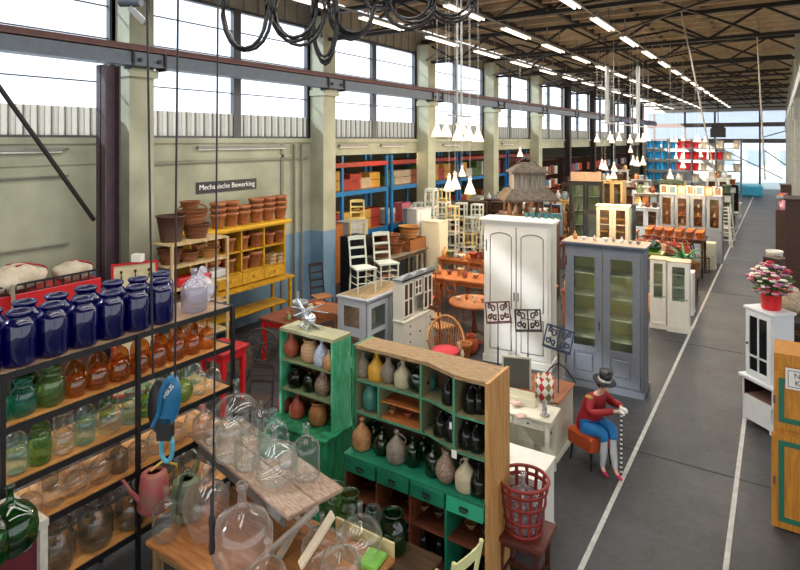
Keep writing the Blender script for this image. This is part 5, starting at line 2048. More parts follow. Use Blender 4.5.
skin_mesh('shoe', SH_, [(.235, -.09, .045, .03), (.28, -.11, .03, .026), (.35, -.135, .02, .014)], [(0, 1), (1, 2)], FG)
GLV = mat('#e8e6e2', .5, name='white_glove')
for s, (cx, cy, cz) in ((1, (.41, .045, .808)), (-1, (.405, -.03, .787))):
    pp = [(cx, cy, cz, .024), (cx + .035, cy - s * .012, cz + .0, .024, .016)]
    ee = [(0, 1)]
    for k in range(4):
        b = len(pp)
        off = (k - 1.5) * .013
        pp += [(cx + .055, cy - s * .012 + off, cz + .006, .009), (cx + .078 - .004 * abs(k - 1), cy - s * .014 + off, cz - .004, .008), (cx + .085 - .005 * abs(k - 1), cy - s * .014 + off, cz - .03, .007)]
        ee += [(1, b), (b, b + 1), (b + 1, b + 2)]
    b = len(pp)
    pp += [(cx + .02, cy - s * .04, cz - .005, .009), (cx + .045, cy - s * .045, cz - .02, .008)]
    ee += [(0, b), (b, b + 1)]
    skin_mesh('glove', GLV, pp, ee, FG, 1)
# hair, face, hat
GOLD = mat('#b0853a', .5, .2, name='gold_braid')
m = MB().ball((.172, 0, 1.04), .074, 16, 10, .98, .98, 1.02)
m.build('hair', mat('#3a2a20', .7, name='dark_hair'), FG)
m = MB()
m.ball((.25, 0, 1.01), .013, 8, 6, 1, .8, 1.3)
for s in (-1, 1):
    m.ball((.196, s * .06, 1.01), .014, 8, 6, .6, .4, 1.1)
m.build('nose_and_ears', SKN, FG)
m = MB()
for s in (-1, 1):
    m.ball((.241, s * .022, 1.032), .008, 8, 6)
m.build('eyes', mat('#22201e', .3, name='dark_eye'), FG)
MB().ball((.243, 0, .982), .014, 8, 6, .4, 1, .35).build('mouth', SH_, FG)
T = Matrix.Translation((.2, 0, 1.07)) @ Matrix.Rotation(.25, 4, 'Y')
h_ = MB().lathe([(.07, -.0), (.135, .0), (.14, .008), (.078, .014), (.072, .05), (.082, .13), (0, .132), (0, .12), (.06, .0)], 24, T).build('top_hat', mat('#17161a', .4, name='hat_black'), FG)
MB().lathe([(.0795, .012), (.0765, .02), (.075, .042), (.0735, .042), (.076, .012)], 24, T).build('hat_band', mat('#d9d4c6', .5, name='pale_band'), h_)
m = MB()
for s in (-1, 1):
    m.ball((.1, s * .155, .875), .045, 12, 6, 1.2, .9, .45)
    m.tube([(.155, s * .05, .84), (.135, s * .06, .74), (.09, s * .06, .6)], .012, 5)
m.build('epaulettes', GOLD, FG)
r = empty('cane', (-1.57, 7.19, 0), 0, 'black and white striped cane held by the seated figure', 'cane')
cm = mat('#17161a', .4, scale=1, h2='#17161a')
m = MB()
for k in range(14):
    z = .03 + k * .055
    m.cyl((0, 0, z), (0, 0, z + .0275), .014, n=10)
m.build('black_bands', BLACK, r)
m = MB()
for k in range(14):
    z = .03 + k * .055 + .0275
    m.cyl((0, 0, z), (0, 0, z + .0275), .0135, n=10)
m.cyl((0, 0, 0), (0, 0, .03), .01, n=10)
m.ball((0, 0, .815), .02, 10, 8)
m.build('white_bands', WHITE, r)

# ================================================================ two small white vitrines by the aisle
VI = mat('#f2f6e4', .6, name='pale_green_interior')
for i, (x, w_) in enumerate(((-2.15, .32), (-1.79, .42))):
    put('vit%d' % i, cabinet('vitrine', w_, .4, 1.45, WHITE, doors=1, glazed=.6, inside=VI, shelves=4, cornice=.02, top=wood('#cdb795', '#a58c66')), (x - .02 + .04 * i, 13.5 - .06 * i, 0), math.radians(4), ('narrow', 'wider')[i] + ' of the two white half-glazed vitrines by the aisle line', 'vitrine')
for i, z in enumerate((.75, .98, 1.2)):
    vessel('vase', mat('#d9d6c8', .4), -1.79, 13.45, .62 + .21 * i, .1, 'pale vase on the %s shelf of the wider vitrine' % ORD[i], 'vase')
put('wbox1', cabinet('low_cabinet', .4, .4, .95, WHITE, doors=1, cornice=.01), (-1.85, 14.9, 0), 0, 'low white cabinet just behind the two vitrines', 'cabinet')

# ================================================================ right side of the aisle
r = empty('corner_cabinet', (-.12, 9.62, 0), math.radians(-44), 'white two-part cabinet with arched glazed door under the red flower pot', 'cabinet')
RZ_ = r
WH2 = mat('#dfe3e4', .45, var=.06, name='cool_white_paint')
m = MB()
m.box(-.26, .26, -.2, .2, .05, .14).box(-.26, .26, -.2, .2, .3, .38)
m.box(-.26, -.235, -.2, .2, .14, .62).box(.235, .26, -.2, .2, .14, .62).box(-.235, .235, .18, .2, .14, .62).box(-.235, .235, -.2, .18, .6, .62)
m.box(-.26, .26, -.2, -.18, .14, .34)
for sx in (-1, 1):
    for sy in (-1, 1):
        m.box(sx * .23 - .03, sx * .23 + .03, sy * .17 - .03, sy * .17 + .03, 0, .06)
m.build('base', WH2, r)
MB().bevbox(-.3, .3, -.24, .22, .62, .665, .008).build('counter', WH2, r)
MB().box(-.23, .23, -.205, -.2, .17, .33).build('flap_door', WH2, r)
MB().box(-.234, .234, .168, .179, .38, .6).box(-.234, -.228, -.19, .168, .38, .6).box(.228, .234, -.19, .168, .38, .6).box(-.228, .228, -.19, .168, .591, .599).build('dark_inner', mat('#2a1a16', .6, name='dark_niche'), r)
MB().box(-.228, .228, -.17, .16, .381, .39).build('niche_floor', mat('#8a6a60', .6, name='niche_board'), r)
m = MB()
m.box(-.225, -.2, -.17, .18, .665, 1.6).box(.2, .225, -.17, .18, .665, 1.6).box(-.2, .2, .16, .18, .665, 1.6).box(-.2, .2, -.17, .16, 1.57, 1.6).box(-.2, .2, -.17, .16, .665, .7)
for z in (.95, 1.25):
    m.box(-.2, .2, -.15, .16, z, z + .012)
m.build('upper_body', WH2, r)
MB().bevbox(-.255, .255, -.2, .2, 1.6, 1.64, .01).build('cornice', WH2, r)
m = MB()
framed_panel(m, -.21, .21, .7, 1.58, -.17, .06)
m.box(-.012, .012, -.19, -.17, .76, 1.52).box(-.15, .15, -.19, -.17, .95, .975)
dr = m.build('door', WH2, r)
MB().box(-.15, .15, -.178, -.172, .76, 1.52).build('pane', mat('#101214', .08, name='dark_reflecting_pane'), dr)
MB().ball((-.18, -.2, 1.12), .018, 8, 6).build('knob', STEEL, dr)

# red pot with bouquet
x, y = -.1, 9.62
r = empty('flower_bouquet', (x, y, 1.641), 0, 'red ceramic pot with pink and white silk flowers on the white cabinet', 'flowers')
MB().lathe([(0, 0), (.11, 0), (.12, .02), (.13, .2), (.14, .21), (.12, .21), (.11, .03), (0, .03)], 24).build('pot', mat('#d81420', .3, var=.08, name='glossy_red'), r)
rn = random.Random(5)
fl = {'pink_flowers': ('#e08aa0', []), 'white_flowers': ('#f0ead8', []), 'red_flowers': ('#c81e3c', []), 'lilac_flowers': ('#b070a0', [])}
stem = MB()
mm = {k: MB() for k in fl}
for i in range(120):
    a = rn.uniform(0, 2 * PI)
    t_ = math.acos(rn.uniform(-.55, 1))
    q = .29 * math.sin(t_) * rn.uniform(.8, 1)
    z = .38 + .26 * math.cos(t_) * rn.uniform(.8, 1.05)
    c = (q * math.cos(a), q * math.sin(a), z)
    k = rn.choice(['pink_flowers', 'white_flowers', 'white_flowers', 'red_flowers', 'lilac_flowers'])
    s = rn.uniform(.022, .042)
    for p_ in range(5):
        b = 2 * PI * p_ / 5
        mm[k].ball((c[0] + s * .7 * math.cos(b), c[1] + s * .7 * math.sin(b), c[2]), s * .62, 7, 5, 1, 1, .6)
    mm[k].ball(c, s * .5, 6, 4)
    stem.tube([(0, 0, .1), (c[0] * .4, c[1] * .4, c[2] * .6), c], .004, 4)
lv = MB()
for i in range(26):
    a = rn.uniform(0, 2 * PI)
    q = rn.uniform(.12, .26)
    c = Vector((q * math.cos(a), q * math.sin(a), rn.uniform(.26, .5)))
    lv.ball(c, .05, 6, 4, 1, .5, .35)
lv.build('leaves', mat('#4c6a34', .6, name='stem_green'), r)['kind'] = 'stuff'
stem.build('stems', mat('#4c6a34', .6, name='stem_green'), r)
for k in fl:
    o = mm[k].build(k, mat(fl[k][0], .6, name=k), r)
    o['kind'] = 'stuff'
o = MB().ball((0, 0, .2), .2, 12, 9, .9, .8, 1.1, .15, random.Random(9)).build('dried_flowers', mat('#d8cdb0', .8, scale=30, h2='#b08a6a', name='dried_bloom'), None, (.12, 10.6, 1.381))
tag(o, 'cream dried flower bunch behind the red pot', 'flowers')
put('rtab', table('side_table', .8, 1.2, 1.38, mat('#34302c', .4, name='black_brown_top'), DARKW, .04, .06), (.37, 10.65, 0), 0, 'tall dark table with black top at the right edge behind the red pot', 'table')
put('brchest', cabinet('drawer_chest', .42, .4, 1.1, DARKW, doors=1, drawers=1, cornice=.015), (-.05, 17.0, 0), math.radians(-40), 'red-brown wooden cabinet beyond the red flower pot', 'cabinet')
for i, (x, y, w_, h_, M, lab) in enumerate(((.56, 12.9, .7, 2.9, DARKW, 'tall dark wooden wardrobe at the right edge of the aisle'),
                                     (.5, 27.5, .8, 2.2, DARKW, 'dark cupboard far down the right side'))):
    put('rw%d' % i, cabinet('wardrobe', w_, .9, h_, M, doors=2, cornice=.05), (x, y, 0), -PI / 2, lab, 'wardrobe')
put('rsh', shelf_unit('display_shelf', 3.6, .4, 1.9, DARKW, (.3, .8, 1.3, 1.88)), (.1, 22.6, 0), -PI / 2, 'long dark shelf of coloured wares along the right side', 'shelf')
cols = [('#c86a2a', 'orange'), ('#d8c8b0', 'cream'), ('#8a3a5a', 'plum'), ('#c84a3a', 'red'), ('#e0b060', 'honey'), ('#7a8a9a', 'grey-blue'), ('#d89ab0', 'pink')]
for lev, z in enumerate((.3, .8, 1.3, 1.88)):
    for k in range(9):
        c, nm = cols[(k * 3 + lev * 2) % 7]
        vessel(('vase', 'wide_jar', 'flower_pot')[(k + lev) % 3], mat(c, .5), .1, 21.0 + k * .4, z + .001, rr.uniform(.24, .36), '%s vessel, %s from near, %s board of the long dark shelf' % (nm, ORD[k], ORD[lev]), 'vessel', 'wares on the long dark shelf')
put('wbin', basket('paper_bin', WHITE, .4, .4, .9, .9, False, False), (-.12, 19.2, 0), 0, 'white round bin at the right line of the aisle', 'bin')
put('cbox', crate('box', mat('#d8c8a0', .7, name='card_cream'), .6, .6, .8, 1), (.2, 18.0, 0), 0, 'cream box on the floor past the brown cabinet', 'box')

# yellow painted farm cupboard at the right edge
r = empty('painted_cupboard', (.33, 7.4, 0), 0, 'ochre yellow farm cupboard with green-bordered doors at the right edge', 'cupboard')
YW = mat('#c8892a', .5, 0, .2, 2.5, .1, (14, 14, 1.5), '#a86a18', 'ochre_pine')
MB().box(-.38, .5, -.25, .25, 0, 1.8).build('body', YW, r)
GR = mat('#1f6a52', .5, var=.1, name='bottle_green_paint')
for k, (za, zb) in enumerate(((.02, .98), (1.04, 1.62))):
    d1 = MB().box(-.4 + .02 * k, .04, -.28, -.25, za, zb).build('door', YW, r)
    m = MB()
    framed_panel(m, -.34, .03, za + .07, zb - .06, -.28, .05, .008)
    m.build('painted_border', GR, d1)
    MB().box(-.385, -.365, -.29, -.28, (za + zb) / 2 - .04, (za + zb) / 2 + .04).build('lock_plate', RUST, d1)
    MB().box(.06, .48, -.28, -.25, za, zb).build('door', YW, r)
r = empty('sign', (.24, 7.1, 1.47), .0, 'white notice with dark lettering hung on the painted cupboard', 'sign')
MB().box(-.19, .22, 0, .008, 0, .21).build('plate', WHITE, r)
m = MB()
framed_panel(m, -.17, .2, .02, .19, -.001, .006, .002)
m.build('border_line', mat('#3a3f5c', .5, name='sign_ink'), r)
text('NOOD', .075, mat('#3a3f5c', .5, name='sign_ink'), r, (0.0, -.003, .14), (PI / 2, 0, 0))
text('KRAAN', .075, mat('#3a3f5c', .5, name='sign_ink'), r, (0.015, -.003, .068), (PI / 2, 0, 0))

# ================================================================ left centre, behind the sideboard: tables, baskets, stands
put('bktable', table('work_table', 1.9, .7, 1.1, wood('#8a8070', '#5f5646'), wood('#6f5f4a', '#463a2c', 'z'), .04, .06), (-8.3, 12.6, 0), PI / 2, 'grey-brown table carrying wooden and wicker trays behind the white chairs', 'table')
r = put('trough', crate('dough_trough', wood('#a06636', '#6f4220'), .5, .8, .3, 1), (-8.25, 13.1, 1.101), 0, 'brown wooden dough trough on the grey-brown table', 'trough')
put('bkA', basket('wicker_basket', WK, .6, .5, .28, .7), (-8.3, 12.35, 1.101), 0, 'round brown basket left of the wooden trough', 'basket')
put('bkB', basket('wicker_basket', WK3, .6, .5, .3, .7), (-8.25, 13.05, 1.41), 0, 'brown basket sitting on the wooden trough', 'basket')
put('bkC', basket('wicker_basket', WK2, .5, .5, .25, .8), (-8.3, 11.85, 1.101), 0, 'dark basket at the near end of the grey-brown table', 'basket')
put('bkD', basket('wicker_basket', WK, .5, .45, .2, .8), (-8.35, 12.3, 1.39), 0, 'small basket stacked on the round brown basket', 'basket')
put('dkcab', cabinet('dark_cabinet', .6, .6, 1.55, BLACK, doors=1, cornice=.01), (-9.0, 11.75, 0), PI / 2, 'plain black cabinet beside the second column', 'cabinet')
put('ylchair', chair('slat_chair', mat('#d6c27a', .5, name='straw_yellow'), h=.88, slats=3), (-8.98, 11.75, 1.57), math.radians(40), 'straw yellow chair standing on the black cabinet', 'chair')
put('orcrate', crate('wooden_crate', ORW, .7, .6, .6, 3), (-7.5, 12.0, 0), .1, 'orange-brown crate under the grey-brown table\'s front', 'crate')
put('orcrate', None, (-7.5, 12.75, 0), .05, 'orange-brown crate, farther of two in front of the grey-brown table', 'crate')
put('tallw', cabinet('tall_cabinet', .5, .55, 1.75, CREAM, doors=1, cornice=.02), (-8.02, 14.0, 0), PI / 2, 'tall cream cabinet right of the wooden trough', 'cabinet')
# stack of small white stands and cupboards
k = 0
CUBE = [('#dcdccc', 'ivory'), ('#c6ccc2', 'chalk grey'), ('#e6e2d6', 'white'), ('#d8c690', 'pale yellow'), ('#b8c0bc', 'grey')]
for ci, (x, y, n) in enumerate(((-8.85, 14.6, 5), (-8.5, 14.65, 6), (-8.75, 15.1, 6), (-8.35, 15.15, 6), (-8.0, 15.05, 5), (-7.95, 15.5, 5), (-7.6, 15.4, 4), (-7.6, 15.85, 5), (-7.2, 15.7, 4), (-6.85, 15.9, 4), (-7.2, 16.2, 3), (-6.8, 16.4, 3))):
    z = 0
    for j in range(n):
        c, nm = CUBE[(ci + j) % 5]
        hh = (.47, .42, .38)[(ci + j) % 3]
        put('ocube' + c + str(hh), open_cube('nest_stand', mat(c, .5, name='stand_' + nm.replace(' ', '_')), .31, .32, hh, .04, 1 + (ci + j) % 2), (x, y, z + .001), .06 * ((ci * 3 + j) % 4), '%s open stand, %s from the floor in the %s stack behind the white dresser' % (nm, ORD[j], ORD[ci]), 'stand', 'stacked stands behind the white dresser')
        z += hh + .002
# wooden tables and chairs between dresser and wardrobe
ORT = wood('#c9793c', '#97501f')
put('ortab', table('dining_table', 1.45, .8, .85, ORT, ORT, .06, .09), (-6.98, 14.0, 0), 0, 'long orange-brown table behind the white dresser', 'table')
put('ortab2', table('dining_table', 1.8, .85, .78, ORT, ORT, .05, .08), (-6.15, 12.3, 0), math.radians(5), 'orange-brown table, nearer of two behind the white dresser', 'table')
put('rdtab', lambda: (lambda r: (MB().lathe([(0, .72), (.5, .72), (.51, .74), (.5, .76), (0, .76)], 28).build('tabletop', ORW, r), MB().lathe([(.0, .72), (.04, .72), (.05, .5), (.03, .4), (.06, .2), (.04, .1), (0, .1)], 14).build('pedestal', REDW, r),
     [MB().tube([(0, 0, .18), (.2 * math.cos(a), .2 * math.sin(a), .12), (.36 * math.cos(a), .36 * math.sin(a), .015)], .022).build('leg', REDW, r) for a in (0, 2.1, 4.2)], r)[-1])(empty('round_table')), (-5.15, 10.6, 0), 0, 'round brown pedestal table left of the white wardrobe', 'table')
RC2 = mat('#c23a34', .7, name='brick_red_seat')
for i, (x, y, a) in enumerate(((-5.75, 11.2, 2.6), (-4.85, 11.75, 3.1), (-6.7, 11.3, .3), (-6.35, 13.1, .4), (-7.1, 10.6, 1.0))):
    put('ochair', chair('wooden_chair', wood('#a85a2c', '#743818', 'z'), RC2, h=.98, slats=3), (x, y, 0), a, 'brown wooden chair with red seat, %s from the camera among the tables' % ORD[i], 'chair', 'brown chairs around the orange tables')
for i in range(7):
    vessel(('vase', 'bowl', 'flower_pot')[i % 3], mat(('#c98a5a', '#8a4a2a', '#d8b07a', '#b05a3a')[i % 4], .5), -6.85 + .23 * i, 12.3 + .1 * (i % 3) - .1, .782, (.2, .09, .15)[i % 3], 'brown pottery piece, %s from the left on the nearer orange table' % ORD[i], 'pottery', 'pottery on the nearer orange table', wide=1)
for i in range(6):
    vessel(('bowl', 'vase')[i % 2], mat(('#e0c9a8', '#a8603a', '#c9a070')[i % 3], .5), -5.45 + .12 * i, 10.5 + .12 * (i % 3), .762, (.06, .12)[i % 2], 'small crockery piece, %s from the left on the round table' % ORD[i], 'crockery', 'crockery on the round table', wide=.9)
for i, (x, y, a) in enumerate(((-5.9, 10.2, .5), (-5.45, 9.75, 2.9), (-6.2, 10.35, 1.9), (-4.75, 11.3, .2))):
    put('ochair2', chair('wooden_chair', wood('#8a4a26', '#5a2c14', 'z'), wicker('#c08a50', '#85572a'), h=.9, slats=2), (x, y, 0), a, 'dark brown rush-seated chair, %s from the camera near the round table' % ORD[i], 'chair', 'rush-seated chairs near the round table')
for i, (x, y, z, c, n_) in enumerate(((-7.3, 13.9, .852, '#a8602c', 'brown'), (-6.7, 14.05, .852, '#8a4a2a', 'dark brown'))):
    put('jb' + c, crate('wooden_box', mat(c, .6), .3, .25, .14, 1), (x, y, z), .3 * i, '%s wooden box on the long orange-brown table' % n_, 'box')
put('pinkcab', cabinet('small_cupboard', .55, .4, .7, mat('#ccd0cf', .5, name='powder_grey'), doors=1, cornice=.02), (-8.55, 14.05, 1.35), PI / 2 - .3, 'powder grey small cupboard raised beside the stacked stands', 'cupboard')
put('pinkst', open_cube('nest_stand', CREAM, .55, .42, 1.34, .05, 2), (-8.55, 14.05, 0), PI / 2 - .3, 'tall cream stand under the powder grey cupboard', 'stand')

# ================================================================ thatched model house on its cupboard
p = D(527, 215, 14.8)
r = put('modcab', cabinet('dark_cabinet', 1.5, 1.0, p.z, DARKW, doors=2, cornice=.02), (p.x, p.y, 0), .2, 'dark cupboard carrying the thatched model house', 'cupboard')
r = empty('model_house', (p.x, p.y, p.z + .021), .6, 'large thatched model house above the white wardrobe', 'model house')
THA = mat('#6b6052', .9, 0, .3, 14, .6, h2='#463d33', name='grey_thatch')


def hip(w, d, z0, z1, k, M=THA):
    a, b = w / 2, d / 2
    vs = [(-a, -b, z0), (a, -b, z0), (a, b, z0), (-a, b, z0), (-a * k, -b * k, z1), (a * k, -b * k, z1), (a * k, b * k, z1), (-a * k, b * k, z1),
          (-a, -b, z0 - .05), (a, -b, z0 - .05), (a, b, z0 - .05), (-a, b, z0 - .05)]
    return MB().add(vs, [(0, 1, 5, 4), (1, 2, 6, 5), (2, 3, 7, 6), (3, 0, 4, 7), (4, 5, 6, 7), (8, 9, 1, 0), (9, 10, 2, 1), (10, 11, 3, 2), (11, 8, 0, 3), (11, 10, 9, 8)])


hip(1.35, 1.1, .42, .66, .72).build('lower_roof', THA, r)
hip(.95, .75, 1.1, 1.32, .35).build('upper_roof', THA, r)
m = MB()
for sx in (-1, 1):
    for sy in (-1, 1):
        m.cyl((sx * .5, sy * .38, 0), (sx * .5, sy * .38, .4), .03, n=8)
m.build('posts', wood('#7c5a3a', '#4e3622', 'z'), r)
m = MB().box(-.4, .4, -.3, .3, .66, 1.06)
m.build('upper_room', mat('#8a8378', .8, 0, .4, 2, .2, (18, 18, 1), '#4a433a', 'weathered_boards'), r)
m = MB().box(-.62, .62, -.5, .5, 0, .03)
m.build('floor_board', wood('#7c5a3a', '#4e3622'), r)
for s in (-1, 1):
    MB().tube([(s * .33, 0, 1.1), (s * .2, 0, 1.36), (s * -.05, 0, 1.5)], .02).build('ridge_horn', THA, r)
for i in range(6):
    o = MB().lathe([(0, 0), (.05, 0), (.06, .12), (.03, .2), (.045, .26), (0, .3)], 10).build('figurine', mat(('#7a4a2e', '#b09a80', '#5a3a2a')[i % 3], .6), None, (p.x - .35 + .14 * i, p.y - .3 + .08 * (i % 2), p.z + .052))
    tag(o, 'small carved figure, %s from the left under the model house roof' % ORD[i], 'figurine', 'carved figures in the model house')

# ================================================================ dark glazed cabinet, lit cream cabinet, blue-grey cupboards
put('dkgl', cabinet('glazed_cabinet', 1.1, .5, 2.55, mat('#151613', .5, name='near_black_green'), doors=2, glazed=.8, inside=mat('#c3cfa8', .6, name='sage_interior'), shelves=4, cornice=.04, bars=3), (-5.6, 20.3, 0), math.radians(14), 'black-green cabinet with two glazed doors beyond the cupboard', 'cabinet')
o = crate('box', mat('#d8b08a', .6, name='salmon_board'), 1.0, .45, .3, 1)()
o.location = (-5.6, 20.3, 2.592)
o.rotation_euler.z = math.radians(14)
tag(o, 'salmon box lying on the black-green glazed cabinet', 'box')
put('litcab', cabinet('glazed_cabinet', .84, .45, 2.2, mat('#e6d8b8', .5, name='warm_cream'), doors=2, glazed=.45, inside=mat('#eea652', .6, name='glow_amber_interior'), shelves=5, cornice=.03, bars=1), (-3.8, 16.45, 0), math.radians(8), 'cream glazed cabinet with lamp glow painted amber inside, behind the grey-blue cupboard', 'cabinet')  # amber interior colour stands in for lamplight; no lamp inside
GB = mat('#8b9199', .5, name='dove_grey_paint')
for i in range(4):
    put('dove', cabinet('glazed_cupboard', .46, .45, 2.15, GB, doors=1, glazed=.5, inside=mat('#e08a48', .6, name='glow_rust_interior'), shelves=5, cornice=.02), (-3.2 + .475 * i, 21.6, 0), 0, 'dove grey glazed cupboard with glow-painted inside, %s from the left in the row of four' % ORD[i], 'cupboard', 'row of dove grey cupboards')  # warm light inside is put into the interior colour
    for j in range(3):
        vessel('vase', mat(('#e0a060', '#d8c0a0', '#c85a30')[(i + j) % 3], .5), -3.2 + .475 * i, 21.5, 1.2 + .27 * j, .14, 'small vase, %s from below inside the %s dove grey cupboard' % (ORD[j], ORD[i]), 'vase', 'vases in the dove grey cupboards')
for i in range(7):
    put('pic%d' % (i % 3), frame_pic('picture_frame', (WHITE, CREAM, mat('#b88a4a', .5, name='gilt_frame'))[i % 3], .24, .3, mat(('#8a6a4a', '#5a7a8a', '#c9b09a')[i % 3], .6, scale=9)), (-3.3 + .27 * i, 21.5, 2.172), .1 * (i % 3 - 1), 'small framed picture, %s from the left on the dove grey cupboards' % ORD[i], 'picture', 'pictures on the dove grey cupboards')

# ================================================================ garden pots, boxes and plants beside the aisle
put('pottab', table('display_table', 1.7, .9, 1.12, REDW, DARKW, .04, .07), (-2.65, 19.2, 0), 0, 'dark table of orange pots in front of the dove grey cupboards', 'table')
for i in range(18):
    a, b = i % 6, i // 6
    M = [mat('#d8893a', .5, name='amber_glaze'), TERRA, mat('#c8642a', .5, name='rust_glaze')][(i + b) % 3]
    vessel('flower_pot', M, -3.35 + .28 * a, 18.9 + .3 * b, .122 + 1.0, .2, '%s pot, %s from left, %s row on the dark table' % (('amber', 'terracotta', 'rust')[(i + b) % 3], ORD[a], ORD[b]), 'flower pot', 'pots on the dark display table')
put('pottab2', table('display_table', 1.5, .9, .98, REDW, DARKW, .04, .07), (-2.75, 17.4, 0), 0, 'lower red-brown table nearer than the pots', 'table')
for i in range(9):
    a, b = i % 5, i // 5
    c, nm = [('#b8443a', 'brick red'), ('#c87a4a', 'clay'), ('#d8b090', 'sand'), ('#8a3a2a', 'dark red')][i % 4]
    put('bx' + c, crate('box', mat(c, .6, name=nm.replace(' ', '_') + '_box'), .26, .3, .18, 1), (-3.3 + .29 * a, 17.15 + .45 * b, .982), .2 * (i % 3), '%s box, %s from the left, %s row on the lower red-brown table' % (nm, ORD[a], ORD[b]), 'box', 'boxes on the lower red-brown table')


def mk_plant(n, L, seed, M, potM, up=.6, wid=.02):
    def f():
        rn = random.Random(seed)
        r = empty('potted_plant')
        MB().lathe([(0, 0), (.11, 0), (.15, .2), (.16, .22), (.14, .22), (.1, .04), (0, .04)], 16).build('pot', potM, r)
        m = MB()
        for k in range(n):
            a = rn.uniform(0, 2 * PI)
            l = L * rn.uniform(.6, 1)
            e = up * rn.uniform(.5, 1.3)
            ca, sa = math.cos(a), math.sin(a)
            prev = None
            for j in range(6):
                t = j / 5
                c = Vector((ca * l * t * .8, sa * l * t * .8, .2 + l * (e * t * 1.6 - .9 * t * t * (1.2 - up))))
                wv = wid * (1 - t) * (1 if j else .5)
                s = Vector((-sa, ca, 0)) * wv
                cur = (c - s, c + s)
                if prev:
                    m.add([prev[0], prev[1], cur[1], cur[0], prev[0] - Vector((0, 0, .003)), prev[1] - Vector((0, 0, .003)), cur[1] - Vector((0, 0, .003)), cur[0] - Vector((0, 0, .003))],
                          [(0, 1, 2, 3), (7, 6, 5, 4), (0, 3, 7, 4), (1, 5, 6, 2)])
                prev = cur
        o = m.build('foliage', M, r)
        return r
    return f


put('plantA', mk_plant(40, .55, 4, mat('#3f8a48', .5, name='leaf_green'), TERRA, .6, .035), (-1.98, 15.95, .75), 0, 'bushy green plant in a terracotta pot behind the vitrines', 'plant', None, 1.25)
o = crate('wooden_crate', REDW, .5, .45, .75, 3)()
o.location = (-1.98, 15.95, 0)
tag(o, 'red-brown crate under the bushy green plant', 'crate')
put('plantB', mk_plant(46, .8, 5, mat('#9a5a34', .7, name='dried_reed'), TERRA, 1.0, .012), (-2.72, 18.32, .0), 0, 'tall dried reeds in a pot between the pot tables', 'plant', None, (1, 1, 1.5))
put('plantC', mk_plant(40, .6, 6, mat('#3c4a44', .6, name='dark_leaf'), BLACK, .8, .03), (-4.15, 15.2, .0), 0, 'dark leafy plant at the right of the lit cream cabinet', 'plant', None, (1.1, 1.1, 2.2))
vessel('round_demijohn', G_DKGREEN, -2.75, 16.3, 1.082, .42, 'green glass balloon beside the grey-blue cupboard\'s right side', 'demijohn')
xx, yy = -2.75, 16.3
put('gst', open_cube('nest_stand', mat('#7c8a3a', .6, name='moss_paint'), .5, .5, 1.08, .05, 1), (xx, yy, 0), 0, 'moss green stand under the green glass balloon', 'stand')
DKC = mat('#33363a', .5, name='charcoal_canvas')
for i, (x, y, w_, z) in enumerate(((-4.6, 17.9, .5, 0), (-4.5, 18.9, .6, 0), (-4.3, 20.0, .5, 0))):
    put('easel%d' % i, frame_pic('mirror', (DKC, REDW, DKC)[i], .8, 1.9, (mat('#50605a', .2, name='dull_mirror'), mat('#a85a34', .5), mat('#7a8a7a', .3))[i]), (x, y, 0), .5 - .3 * i, ('dark framed mirror', 'red-brown framed panel', 'charcoal framed mirror')[i] + ' leaning among wares left of the dove grey cupboards', 'mirror')

# white ladders, chairs and cabinets by the line further back
def mk_ladder(M):
    def f():
        r = empty('step_ladder')
        for sx in (-1, 1):
            m = MB().bar((sx * .25, -.35, 0), (sx * .16, 0, 1.5), .03, .06)
            m.build('rail', M, r)
            MB().bar((sx * .25, .35, 0), (sx * .16, .02, 1.5), .03, .04).build('rear_leg', M, r)
        for k in range(5):
            t = (k + 1) / 5.6
            MB().box(-.25 + .09 * t, .25 - .09 * t, -.35 + .35 * t - .06, -.35 + .35 * t + .06, 1.5 * t - .012, 1.5 * t + .012).build('step', M, r)
        return r
    return f


put('ladder', mk_ladder(WHITE), (-1.78, 25.0, 0), .2, 'white step ladder beside the aisle line', 'ladder')
put('ladder', None, (-1.78, 26.2, 0), -.2, 'white step ladder, farther of the two by the aisle', 'ladder')
put('whch', chair('slat_chair', WHITE, h=.95, slats=2), (-1.8, 27.1, 0), 1.2, 'white chair behind the step ladders', 'chair')
put('tealb', crate('box', mat('#1f7fa8', .5, name='petrol_blue'), .35, .35, .4, 1), (-2.45, 26.2, .9), 0, 'petrol blue box on a white cabinet by the aisle', 'box')
put('wbox2', cabinet('low_cabinet', .6, .5, .88, WHITE, doors=1, cornice=.01), (-2.45, 26.2, 0), 0, 'low white cabinet under the petrol blue box', 'cabinet')
put('wbox3', cabinet('low_cabinet', .4, .4, .8, CREAM, doors=1, cornice=.01), (-1.85, 20.4, 0), 0, 'cream cabinet at the aisle line beside the pot table', 'cabinet')

